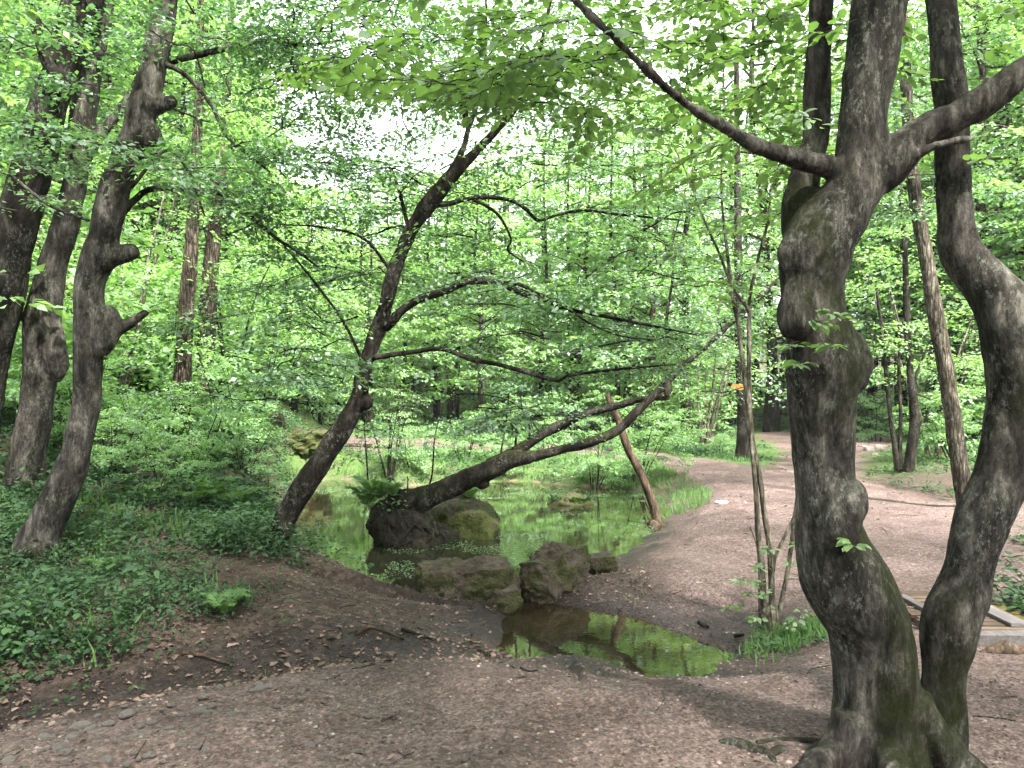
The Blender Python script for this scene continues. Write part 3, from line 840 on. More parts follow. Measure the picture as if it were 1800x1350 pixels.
for k, (sp, dd_) in enumerate(LB):
    sp = [(x, y, w, dd_ + .25 * i / len(sp)) for i, (x, y, w) in enumerate(sp)]
    P = px_path(sp); L1.branch(P, 40, 8, .15, k); L1.along(P, 7, .35, .8, 48, .052, t0=.1)
for x, y, d, n in ((300, 30, d1, 5), (380, 150, d1 + 1, 6), (480, 230, d1 + 1, 5), (350, 250, d1 + .3, 3), (420, 40, d1 + 1, 5), (520, 330, d1 + 1.2, 5), (440, 400, d1 + .6, 5), (560, 120, d1 + 1, 3), (180, 300, d1 - .6, 1), (640, 60, d1 + 1, 8), (60, 60, d1 + 3, 6), (200, 200, d1 + 3, 5), (420, 130, d1 + 2, 4), (330, 40, d1 + 2.5, 6), (560, 240, d1 + 2, 2)):
    for _ in range(n):
        p = PX(x + rng.normal(0, 45), y + rng.normal(0, 35), d + rng.normal(0, .5)); q = p + np.array([rng.normal(.3, .6), rng.normal(-.2, .6), rng.normal(0, .15)])
        L1.limb(p, q, .009, .05, 8, .3, .6, 42, .050)
n = 150
hb = np.column_stack([rng.uniform(-7.5, -.5, n), rng.uniform(2.5, 9.5, n), rng.uniform(4.2, 8.5, n)]); hb = hb[(hb[:, 2] - CAMH) > .50 * hb[:, 1]]
ha = rng.uniform(0, 6.28, len(hb))
L1.high.append(fan(hb, np.column_stack([np.cos(ha), np.sin(ha), 0 * ha]), rng.uniform(.7, 1.2, len(hb)), 45, .075))
L1.finish(.019, None)

b2, d2 = rooted(36, 872)
L2 = Tree('mossy_trunk_tree', 'mossy bulging grey trunk, middle of the three near trees on the bank', b2, M['bark'], M['leaf_mid'])
L2.trunk([(20, 920, 100), (36, 872, 78), (40, 840, 66), (47, 800, 60), (57, 750, 60), (67, 683, 60), (76, 617, 66), (76, 560, 64), (87, 500, 54), (99, 450, 50), (115, 400, 50), (130, 333, 42), (137, 267, 42), (145, 200, 50), (158, 100, 50), (180, 0, 46), (205, -120, 40), (240, -400, 30)], d2, 130, 26, .07, .12, 15)
L2.trunk([(140, 290, 26), (165, 255, 22), (190, 220, 22), (215, 190, 20), (240, 150, 16), (262, 90, 12), (280, 20, 10), (300, -80, 7)], d2 + .1, 40, 12, .04, .1, 16)
L2.trunks.append(blob(PX(100, 620, d2 - .05), (.11, .12, .32), 6, 12, .3))
L2.trunks.append(blob(PX(62, 565, d2 - .05), (.12, .12, .2), 7, 12, .3))
P = px_path([(17, 305, 5), (67, 347, 6), (100, 367, 6), (157, 388, 5)], d2 - 1.2); L2.branch(P, 24, 7)
for x, y, n in ((130, 90, 3), (120, 150, 2), (40, 330, 2), (110, 330, 2), (200, 60, 2)):
    for _ in range(n):
        p = PX(x + rng.normal(0, 35), y + rng.normal(0, 30), d2 - 1.2 + rng.normal(0, .5)); q = p + np.array([rng.normal(.1, .5), rng.normal(-.3, .5), rng.normal(0, .12)])
        L2.limb(p, q, .008, .04, 9, .25, .55, 40, .050)
L2.finish(.023, None)

d3 = 8.0
b3 = PX(-72, 880, d3); b3[2] = h1(b3[0], b3[1])
L3 = Tree('dark_leaning_tree', 'thick dark trunk leaning in from the frame edge, leftmost of the three near trees', b3, M['bark_dark'], M['leaf_mid'])
L3.trunk([(-85, 940, 130), (-72, 880, 105), (-55, 800, 92), (-38, 700, 84), (-18, 600, 80), (8, 500, 78), (15, 450, 76), (30, 400, 75), (47, 333, 73), (67, 267, 71), (80, 200, 67), (103, 133, 62), (122, 70, 62), (143, 0, 64), (165, -100, 56), (200, -350, 40)], d3, 120, 28, .05, .09, 18)
L3.trunk([(112, 170, 26), (95, 130, 24), (80, 100, 24), (66, 55, 23), (50, 0, 22), (38, -60, 20), (20, -200, 12)], d3 - .25, 40, 14, .03, .08, 19)
for x, y, n in ((20, 80, 3), (0, 200, 2), (190, 30, 3), (10, 430, 1)):
    for _ in range(n):
        p = PX(x + rng.normal(0, 30), y + rng.normal(0, 40), d3 + .6 + rng.normal(0, .5)); q = p + np.array([rng.normal(.1, .5), rng.normal(-.3, .5), rng.normal(0, .12)])
        L3.limb(p, q, .008, .04, 9, .3, .6, 40, .052)
L3.finish(.025, None)

# ------------------------------------------------------------------ LEANING TREE OVER THE POND
bT, dT = rooted(482, 962)
T = Tree('leaning_pond_tree', 'slender dark tree leaning over the pond with long arching branches', bT, M['bark_dark'], M['leaf_mid'])
T.slim = .82
T.trunk([(468, 1000, 72), (482, 960, 58), (495, 930, 50), (508, 900, 47), (537, 850, 50), (570, 800, 51), (603, 752, 46), (630, 702, 38), (638, 655, 31), (650, 617, 30), (662, 583, 32), (673, 550, 31), (686, 500, 29), (703, 450, 30), (722, 405, 31), (748, 367, 33), (773, 333, 34), (797, 305, 30), (822, 280, 22), (845, 258, 19), (880, 220, 18), (910, 182, 18), (935, 130, 14), (955, 60, 11), (975, -40, 9), (990, -160, 6)], dT, 170, 22, .05, .1, 22)
T.trunk([(780, 325, 22), (800, 292, 18), (815, 258, 15), (825, 220, 12), (838, 180, 10), (850, 120, 8), (855, 40, 6), (850, -60, 4)], dT + .1, 40, 12, .03, .1, 23)
T.trunks.append(blob(PX(643, 708, dT - .03), (.06, .06, .06), 3, 8, .3))
T.trunks.append(tube(px_path([(820, 215, 10), (815, 185, 16), (812, 168, 22), (812, 156, 22)], dT - .2), 10, 10, 0, .2, 3))
TBR = [([(676, 575, 22), (690, 563, 19), (710, 543, 16), (743, 523, 14), (783, 512, 13), (813, 498, 13), (850, 493, 12), (883, 500, 10), (920, 517, 10), (960, 528, 9), (993, 542, 8), (1067, 557, 6), (1147, 573, 5), (1230, 590, 2)], -.5),
       ([(855, 493, 9), (885, 497, 8), (913, 500, 8), (947, 517, 6), (985, 535, 5), (1040, 570, 4), (1090, 590, 3), (1150, 598, 2)], -.8),
       ([(655, 628, 14), (667, 627, 11), (717, 620, 9), (767, 613, 9), (793, 618, 9), (833, 633, 9), (873, 640, 8), (917, 652, 8), (953, 663, 8), (983, 669, 7), (1000, 660, 5), (1080, 650, 5), (1133, 645, 4), (1190, 640, 2)], -.4),
       ([(765, 360, 12), (790, 358, 10), (820, 350, 8), (860, 347, 8), (900, 353, 7), (927, 370, 7), (947, 387, 6), (983, 377, 5), (1027, 370, 5), (1100, 378, 5), (1200, 387, 3)], .3),
       ([(833, 352, 6), (857, 363, 6), (880, 383, 5), (898, 420, 4), (893, 440, 4), (920, 460, 2)], .2),
       ([(640, 640, 6), (600, 560, 5), (540, 480, 4), (490, 420, 3)], .6), ([(720, 410, 8), (700, 330, 6), (680, 290, 5), (640, 280, 3)], .5), ([(690, 480, 6), (640, 420, 5), (570, 400, 4), (500, 395, 2)], -.6)]
for k, (sp, dz) in enumerate(TBR):
    sp = [(x, y, w, dT + dz * i / len(sp)) for i, (x, y, w) in enumerate(sp)]
    P = px_path(sp); T.branch(P, 60, 9, .16, k)
    T.along(P, 7, .4, .95, 42, .050, t0=.25, spread=1.3, up=.14, back=.85)
# leafy boughs: (centre x, y, distance, count, spread px x, y)
for x, y, d, n, sx, sy in ((620, 500, dT + .3, 16, 70, 60), (570, 600, dT + .3, 16, 60, 50), (580, 690, dT + .6, 14, 60, 30), (600, 430, dT - .2, 12, 70, 40), (800, 430, dT - .4, 8, 80, 40), (960, 470, dT - .3, 12, 110, 50), (1080, 530, dT - .7, 12, 90, 40), (1120, 610, dT - .4, 10, 90, 30),
                           (900, 590, dT + .5, 8, 110, 30), (1010, 690, dT + .9, 9, 110, 30), (700, 240, dT + .2, 12, 80, 60), (600, 170, dT - .2, 9, 90, 60), (780, 130, dT + .2, 26, 120, 70), (950, 120, dT + .5, 26, 120, 70), (900, 290, dT - .3, 14, 110, 50), (1050, 250, dT + .3, 18, 110, 70), (820, 230, dT + .6, 14, 110, 50),
                           (560, 330, dT + .2, 6, 60, 40), (680, 30, dT, 22, 120, 40), (1130, 430, dT + .1, 9, 90, 50), (520, 30, dT, 5, 60, 40), (1150, 130, dT + .6, 8, 80, 70), (480, 650, dT + .6, 4, 50, 30)):
    for _ in range(max(2, int(n * .6))):
        p = PX(x + rng.normal(0, sx), y + rng.normal(0, sy), d + .7 + rng.normal(0, .6)); q = p + np.array([rng.normal(.25, .7), rng.normal(-.1, .7), rng.normal(-.05, .14)])
        T.limb(p, q, .008, .06, 6.5, .35, .75, 38, .050)
T.finish(.016, None)

# ------------------------------------------------------------------ FALLEN DOUBLE LOG ON THE ISLET, POLE
dK = 9.6
bK = PX(705, 905, dK)
K = Tree('fallen_double_trunk', 'dark mossy fallen tree forking into two trunks, rising from the islet across the pond', bK, M['bark_log'], M['leaf_mid'], 'fallen tree')
K.trunk([(672, 925, 60), (700, 892, 62), (735, 880, 50), (765, 867, 45), (800, 852, 41), (835, 836, 40), (870, 822, 38), (900, 808, 33), (927, 805, 24), (967, 796, 20), (1017, 783, 19), (1067, 767, 19), (1093, 750, 18), (1120, 723, 17), (1147, 697, 16), (1173, 669, 15), (1200, 643, 14), (1240, 610, 12), (1280, 572, 12), (1330, 527, 12), (1375, 487, 10), (1440, 430, 8)], dK, 170, 20, .06, .16, 31)
K.trunk([(860, 822, 34), (895, 802, 30), (920, 786, 23), (950, 765, 20), (993, 743, 18), (1027, 729, 17), (1067, 718, 16), (1100, 709, 15), (1133, 700, 13), (1155, 700, 12), (1177, 699, 9)], dK + .12, 70, 14, .05, .16, 32)
K.trunks.append(blob(PX(848, 850, dK), (.09, .09, .07), 3, 8, .3))
K.trunks.append(tube(px_path([(1170, 665, 12), (1176, 682, 14), (1172, 698, 10)], dK), 10, 8, 0, .2, 3))
for sp in ([(1172, 665, 7), (1168, 610, 6), (1173, 550, 6), (1183, 483, 5), (1180, 440, 4), (1195, 380, 3), (1205, 330, 2)], [(752, 862, 3), (760, 830, 3), (766, 760, 2.5), (790, 700, 2.5), (850, 694, 2.5), (905, 710, 2), (950, 760, 2)], [(880, 796, 3), (890, 740, 2.5), (895, 690, 2)], [(906, 782, 5), (908, 755, 4), (900, 738, 3)],
           [(931, 770, 5), (930, 745, 4), (918, 720, 3), (915, 690, 2)], [(716, 868, 3), (717, 845, 2), (716, 838, 2)], [(648, 862, 3), (644, 800, 3), (641, 760, 2), (640, 730, 2)]):
    K.branch(px_path([(x, y, w, dK - .1 + .2 * rng.random()) for x, y, w in sp]), 30, 6, .1)
for x, y, n in ((1190, 560, 4), (1200, 470, 5), (1260, 600, 3), (960, 690, 3), (860, 700, 2), (1270, 540, 4), (1200, 380, 4)):
    for _ in range(n):
        p = PX(x + rng.normal(0, 40), y + rng.normal(0, 25), dK + .7 + abs(rng.normal(.2, .4))); q = p + np.array([rng.normal(.1, .5), rng.normal(-.1, .5), rng.normal(0, .12)])
        K.limb(p, q, .006, .04, 8, .25, .6, 36, .050)
K.finish(.016, None)

isl = empty('islet', tuple(PX(760, 940, dK + .2)), 'dark earthy islet with torn roots and a mossy hump under the fallen tree', 'islet')
ib = np.array(isl.location)
V, fs = merge([blob(PX(708, 935, dK) - ib, (.34, .34, .36), 3, 22, .3, .2), blob(PX(672, 930, dK - .1) - ib, (.13, .2, .28), 5, 16, .3), blob(PX(730, 965, dK - .2) - ib, (.24, .2, .2), 6, 16, .35), blob(PX(760, 950, dK + .1) - ib, (.3, .3, .24), 7, 16, .3)])
obj('root_plate', solid(V, fs, .018, M['earth'], None, 1, .035), isl)
V, fs = merge([blob(PX(812, 925, dK + .45) - ib, (.43, .40, .42), 8, 24, .22, .25), blob(PX(850, 935, dK + .4) - ib, (.22, .3, .28), 9, 16, .25)])
obj('mossy_hump', solid(V, fs, .02, M['mossearth'], None, 2, .015), isl)
for a_ in range(14):
    x0, y0 = rng.uniform(662, 760), rng.uniform(890, 945)
    P = [PX(x0, y0, dK - .25), PX(x0 + rng.normal(0, 10), y0 + 15, dK - .38), PX(x0 + rng.normal(0, 18), y0 + 34, dK - .4)]
    v, f = tube(np.array([[*p, r_] for p, r_ in zip(P, (.014, .01, .005))]), 10, 5)
    obj('root', mesh_np('root', v - ib, f, M['earth'], True), isl)

q = np.random.default_rng(31); N = 900; px_, py_ = q.uniform(640, 780, N), q.uniform(858, 905, N)
ip = np.array([PX(a_, c_, dK - .25 + .5 * q.random()) for a_, c_ in zip(px_, py_)]); ia = q.uniform(0, 6.28, N)
ip[:, 2] -= np.maximum(0, np.abs(px_ - 690) - 45) / 45 * .05
V, fs = leaf_geo(ip - ib, np.column_stack([np.cos(ia), np.sin(ia), q.uniform(-.3, .9, N)]), np.array([0, -.2, 1.]) + q.normal(0, .5, (N, 3)), q.uniform(.02, .065, N), LEAF_MID)
kk = px_ < 715; kk = np.repeat(kk, 6)
mp = np.cumsum(kk) - 1; ff = fs[0][kk[fs[0]].all(1)]
tag(obj('leaves', mesh_np('leaves', V[kk], [mp[ff]], M['leaf_fern'], True), isl), kind='stuff')
bp = GP(1153, 922)
pole = empty('leaning_pole', tuple(bp), 'bare brown pole leaning against the fallen trunk, its foot at the pond edge', 'pole')
v, f = tube(px_path([(1156, 928, 17), (1150, 893, 16), (1127, 833, 15), (1103, 787, 14), (1087, 740, 12.5), (1066, 691, 10)], bp[1] - .05), 60, 12, .03, .12, 4)
obj('shaft', mesh_np('shaft', v - bp, f, M['wood_pole'], True), pole)
v, f = blob(PX(1152, 926, bp[1] - .05) - bp, (.10, .10, .09), 4, 14, .35, .08)
obj('stump_foot', mesh_np('stump_foot', v, f, M['wood_pole'], True), pole)

# ------------------------------------------------------------------ BLOCKS AT THE OUTLET
def rock(name, label, c, size, rot, seed, lump=.05, m='rock', rnd=.35, n=16, group=None):
    v, f = rockbox(size, seed, n, rnd, lump)
    o = obj(name, mesh_np(name, v, f, M[m], True), None, tuple(c), rot)
    return tag(o, label, 'rock', group)
c = PX(822, 1040, 6.95); c[2] = WATER + .10
rock('stone_block', 'long rough mossy stone block at the pond outlet, left of the gap', c, (.78, .40, .50), (R(4), R(-3), R(3)), 3, .055, rnd=.45, n=44)
c = PX(885, 1055, 6.75); c[2] = WATER + .04
rock('stone_lump', 'small brown stone lump against the right end of the long mossy block', c, (.20, .2, .24), (0, 0, .4), 5, .05)
c = PX(976, 1022, 7.25); c[2] = WATER + .14
rock('stone_block', 'dark-faced stone block at the pond outlet, right of the gap', c, (.36, .70, .45), (R(3), R(-8), R(-38)), 8, .05, rnd=.36, n=40)
c = PX(1052, 994, 7.75); c[2] = WATER + .16
rock('stone_slab', 'small low brown stone slab on the mud beside the dark-faced block', c, (.30, .26, .16), (0, R(-4), R(12)), 11, .03)
c = GP(515, 778); 
rock('mossy_boulder', 'wide brown overgrown boulder ledge beyond the leaning tree', c + np.array([0, .2, -.02]), (1.3, .8, .42), (0, 0, .1), 15, .10, 'mossearth', .3, 26)
c = GP(482, 750)
rock('cut_log_stump', 'dark tilted stump end above the boulder ledge', c + np.array([0, 0, .1]), (.34, .3, .3), (.3, -.3, .1), 17, .05, 'earth')
v, f = tube(np.array([[*GP(600, 786), .05], [*GP(650, 787), .05], [*GP(686, 790), .045]]) + np.array([0, 0, .04, 0]), 20, 10, 0, .15, 4)
tag(obj('fallen_log', mesh_np('fallen_log', v, f, M['bark_red'], True)), 'thin reddish log lying on the far bank of the pond', 'log')
for k, (x, y, s_) in enumerate(((1530, 792, .16), (1545, 787, .13), (1515, 786, .11), (1555, 793, .1), (1538, 800, .09))):
    c = GP(x, y); rock('path_stone', 'small stone in the sunlit rubble on the far path', c, (s_ * 1.6, s_ * 1.2, s_), (0, 0, k), 30 + k, .02, 'cobble', .6, 7, 'rubble on the far path')
c = GP(1268, 884); rock('pale_stone', 'small white stone on the path near the pole', c, (.16, .12, .05), (0, 0, .5), 61, .01, 'pale_stone', .5, 7)

# ------------------------------------------------------------------ SAPLING CLUMP, SLIM TRUNKS
bQ, dQ = rooted(1352, 1098)
Qt = Tree('sapling_clump', 'slim pale multi-stemmed sapling on a grassy hummock beside the outlet pool', bQ, M['bark_pale'], M['leaf_near'], leaf_tpl=LEAF_HI)
for sp in ([(1345, 1100, 20), (1343, 1060, 12), (1340, 1000, 11), (1332, 933, 10.5), (1330, 883, 10), (1325, 817, 9.5), (1317, 750, 9), (1315, 717, 9), (1303, 617, 8.5), (1297, 567, 8), (1290, 533, 8), (1283, 483, 7), (1278, 440, 6), (1272, 390, 5), (1268, 330, 4), (1270, 250, 3)],
           [(1358, 1100, 24), (1357, 1060, 13), (1353, 967, 11), (1343, 900, 10.5), (1337, 850, 10), (1322, 767, 9), (1317, 683, 9), (1317, 567, 8.5), (1316, 545, 8), (1300, 523, 6), (1283, 493, 6), (1262, 440, 5), (1235, 380, 4), (1205, 300, 3), (1180, 250, 2)],
           [(1316, 550, 7), (1320, 510, 6), (1327, 480, 6), (1335, 445, 5), (1350, 390, 5), (1355, 340, 4), (1368, 295, 3)],
           [(1368, 1095, 14), (1373, 1060, 9), (1382, 1017, 8.5), (1390, 967, 8), (1396, 917, 8), (1405, 850, 7), (1420, 700, 5)], [(1358, 1005, 8), (1363, 977, 7), (1378, 945, 6), (1394, 912, 6), (1420, 860, 4)],
           [(1336, 1098, 7), (1335, 1040, 5), (1334, 1000, 4), (1330, 960, 3), (1318, 925, 2)]):
    Qt.trunk(sp, dQ, 70, 10, .04, .12, int(sp[0][0]))
Qt.trunks.append(blob(PX(1353, 1085, dQ), (.075, .07, .10), 4, 12, .3))
nl, ntw = [], []
for x, y, L in ((1300, 1020, .2), (1260, 1070, .24), (1320, 1040, .18), (1340, 1030, .15), (1360, 960, .14), (1375, 950, .16), (1350, 990, .14), (1395, 1065, .2), (1400, 1080, .22), (1335, 1075, .16), (1310, 1015, .2), (1385, 985, .12)):
    near_spray(g, PX(x, y, dQ - .1 + g.normal(0, .1)), (g.uniform(-1, 1), -.4, g.uniform(-.2, .3)), L * .8, .045, nl, ntw)
for k in range(34):
    x, y = g.uniform(1180, 1390), g.uniform(230, 560)
    near_spray(g, PX(x, y, dQ + g.normal(0, .3)), (g.uniform(-1, 1), g.uniform(-1, 1), g.uniform(-.2, .2)), g.uniform(.25, .45), .055, nl, ntw)
Qt.twigs += ntw
Qt.leaves.append([np.array([q[k] for q in nl]) for k in range(4)])
Qt.finish()

bS, dS = rooted(1700, 892)
S = Tree('straight_slim_tree', 'straight slim lichened trunk leaning left between the two stems of the near tree', bS, M['bark_slim'], M['leaf_mid'])
S.trunk([(1704, 930, 42), (1699, 892, 35), (1692, 850, 32), (1677, 750, 31), (1662, 650, 30), (1644, 550, 30), (1628, 450, 26), (1615, 380, 25), (1605, 317, 24), (1598, 250, 22), (1590, 100, 20), (1582, -50, 17), (1570, -300, 12)], dS, 120, 20, .03, .14, 41)
for _ in range(48):
    p = PX(rng.uniform(1480, 1830), rng.uniform(-80, 380), dS + rng.normal(0, .8)); q = p + np.array([rng.normal(0, .8), rng.normal(0, .8), rng.normal(0, .15)])
    S.limb(p, q, .008, .04, 7, .3, .7, 40, .052)
S.finish()

# ------------------------------------------------------------------ generated trees
def gen_tree(g, H, cb, Rad, nlimb, per_m, K_, ls, r0, stems=1, lean=.06, sp=(.4, .9), tpl=LEAF_LO):
    tr, tw, lv = [], [], []
    tmp = Tree.__new__(Tree); tmp.twigs, tmp.leaves, tmp.branches = tw, lv, []
    for s_ in range(stems):
        a0 = g.uniform(0, 6.28); out = (0 if stems == 1 else g.uniform(.12, .42)) * H
        t = np.linspace(0, 1, 7)
        wob = np.cumsum(g.normal(0, lean * H / 7, (7, 2)), 0); wob -= wob[0]
        hs = H * (1 if stems == 1 else g.uniform(.65, 1))
        P = np.column_stack([wob[:, 0] + out * np.cos(a0) * t ** 1.3 + (stems > 1) * .1 * np.cos(a0), wob[:, 1] + out * np.sin(a0) * t ** 1.3 + (stems > 1) * .1 * np.sin(a0), hs * t - .15, r0 * (1 - .85 * t) * (1 + .5 * (t == 0))])
        tr.append(tube(P, 26, 9 if r0 > .06 else 6, .05, .1, int(g.integers(99)), cap=False))
        C = catmull(P, 40)
        for i in range(max(3, nlimb // stems)):
            u = (i + g.random()) / max(3, nlimb // stems); z = cb + (hs - cb) * u
            k = int(np.clip(np.searchsorted(C[:, 2], z), 0, 39))
            az = i * 2.4 + g.uniform(-.5, .5); ln = Rad * (1 - .72 * u) * g.uniform(.6, 1.15) * (.55 + .45 * min(1, u * 4))
            p = C[k, :3]; q = p + np.array([math.cos(az) * ln, math.sin(az) * ln, ln * g.uniform(-.12, .38)])
            tmp.limb(p, q, max(.006, min(.03, r0 * .25)), .05 * ln, per_m, sp[0], sp[1], K_, ls, twigs=False, g=g)
    V, fs = merge(tr)
    TV, tf = merge(tw)
    return (V, fs), (TV, tf), [np.concatenate(x) for x in zip(*lv)]

def variant(seed, bark, leafm, **kw):
    g_ = np.random.default_rng(seed)
    a, b_, l = gen_tree(g_, **kw)
    lv, lf = leaf_geo(*l)
    return (mesh_np('trunk', *a, bark, True), mesh_np('limbs', *b_, bark, True), mesh_np('crown', lv, lf, leafm, True), a, b_, l)

VT = [variant(100 + k, M['bark_red'] if k % 2 else M['bark_dark'], M['leaf_far'], H=8.0, cb=1.0, Rad=2.6, nlimb=40, per_m=4.2, K_=40, ls=.08, r0=.10) for k in range(4)]
VS = [variant(200 + k, M['bark_dark'], M['leaf_far'], H=2.3, cb=.15, Rad=1.25, nlimb=30, per_m=7, K_=34, ls=.072, r0=.022, stems=5, sp=(.25, .5)) for k in range(3)]
VC = [variant(300 + k, M['bark_dark'] if k else M['bark_pale'], M['leaf_far'], H=6.0, cb=1.3, Rad=1.5, nlimb=36, per_m=4, K_=30, ls=.06, r0=.05, stems=6, sp=(.3, .7)) for k in range(2)]

def plant_copy(name, var, loc, scale, rz, label, cat, group=None, zs=None):
    e = empty(name, tuple(loc), label, cat, group)
    e.rotation_euler = (0, 0, rz); e.scale = (scale, scale, zs or scale)
    obj('trunk', var[0], e); tag(obj('limbs', var[1], e), kind='stuff'); tag(obj('crown', var[2], e), kind='stuff')
    return e

# trees of the middle distance that show their own trunks
def mid_tree(name, label, spec, bark, leafm, x, y, boughs, seg=16, flute=.04, extra=()):
    b_, d_ = rooted(x, y)
    t = Tree(name, label, b_, bark, leafm)
    t.trunk([(a[0], a[1], a[2]) for a in spec], d_, 70, seg, flute, .1, int(x))
    for e_ in extra: t.trunk(e_, d_, 40, 10, .03, .12, int(x) + 1)
    for (bx, by, n_, sx, sy) in boughs:
        for _ in range(n_):
            p = PX(bx + rng.normal(0, sx), by + rng.normal(0, sy), d_ + rng.normal(0, .8)); q = p + np.array([rng.normal(0, 1.0), rng.normal(0, 1.0), rng.normal(0, .2)])
            t.limb(p, q, .012, .06, 5, .4, .9, 36, .07)
    t.finish()
    return t

mid_tree('brown_trunk_tree', 'upright reddish-brown furrowed trunk on the far left bank, in front of its twin', [(306, 790, 52), (310, 765, 44), (318, 700, 36), (323, 620, 31), (330, 520, 29), (337, 430, 26), (342, 330, 22), (348, 200, 18), (352, 50, 14), (355, -80, 10)], M['bark_red'], M['leaf_far'], 311, 766, ((350, 250, 8, 60, 70), (300, 420, 6, 70, 50), (400, 120, 6, 60, 60), (400, 480, 6, 60, 40)))
mid_tree('pale_brown_twin_tree', 'paler pinkish-brown trunk just right of and behind the upright brown one', [(350, 735, 46), (354, 712, 40), (360, 640, 36), (365, 560, 33), (370, 480, 30), (378, 400, 26), (388, 300, 21), (398, 180, 17), (405, 50, 13), (410, -80, 10)], M['bark_red'], M['leaf_far'], 355, 713, ((420, 300, 6, 60, 70), (470, 420, 6, 60, 50), (380, 150, 5, 60, 60)))
SG = mid_tree('signpost_tree', 'thick straight brown trunk beside the path carrying the yellow arrow sign', [(1306, 825, 44), (1306, 805, 36), (1307, 780, 28), (1308, 720, 26), (1304, 660, 23), (1301, 625, 20), (1299, 540, 18), (1297, 400, 15), (1296, 250, 12), (1294, 80, 9)], M['bark_dark'], M['leaf_far'], 1306, 808, ((1290, 480, 7, 60, 60), (1260, 300, 6, 60, 60), (1340, 600, 5, 60, 30)))
mid_tree('forest_edge_tree', 'dark-stemmed tree in the small grove right of the path', [(1590, 850, 34), (1597, 828, 24), (1604, 780, 21), (1608, 743, 20), (1604, 690, 16), (1600, 657, 13), (1595, 583, 13), (1593, 517, 12), (1590, 430, 10), (1580, 300, 8), (1570, 150, 6)], M['bark_dark'], M['leaf_far'], 1597, 830, ((1560, 560, 9, 60, 50), (1600, 430, 8, 70, 60), (1640, 650, 8, 60, 40), (1540, 660, 5, 40, 30)), 14,
         extra=([(1578, 830, 12), (1572, 780, 10), (1566, 740, 9), (1560, 683, 8), (1552, 600, 7), (1540, 500, 5)], [(1583, 828, 10), (1582, 780, 8), (1583, 720, 7), (1580, 640, 6), (1588, 560, 4)], [(1604, 690, 7), (1612, 655, 5), (1630, 610, 3)]))

# sign: wooden arrow board on the trunk
sb = PX(1297, 680, SG.base[1] - .21)
V = np.array([[-.155, 0, 0], [-.105, 0, .062], [.12, 0, .055], [.12, 0, -.055], [-.105, 0, -.062]])
V = np.vstack([V + [0, -.01, 0], V + [0, .01, 0]])
fs = [np.array([[0, 1, 2, 3, 4], [9, 8, 7, 6, 5]]), np.array([[(k + 1) % 5, k, k + 5, (k + 1) % 5 + 5] for k in range(5)])]
sg = empty('arrow_sign', tuple(sb), 'small orange-yellow arrow sign pointing left on the brown trunk by the path', 'sign')
obj('board', mesh_np('board', V, fs, M['sign']), sg)
V = np.array([[x_ * .004, y_ * .003, z_ * .012] for x_ in (-1, 1) for y_ in (-1, 1) for z_ in (-1, 1)])
BOXF = [np.array([[0, 1, 3, 2], [4, 6, 7, 5], [0, 4, 5, 1], [2, 3, 7, 6], [0, 2, 6, 4], [1, 5, 7, 3]])]
sm = mesh_np('bolt', V, BOXF, M['bark_dark'])
for dx in (-.03, .06): obj('bolt', sm, sg, (dx, -.013, 0))

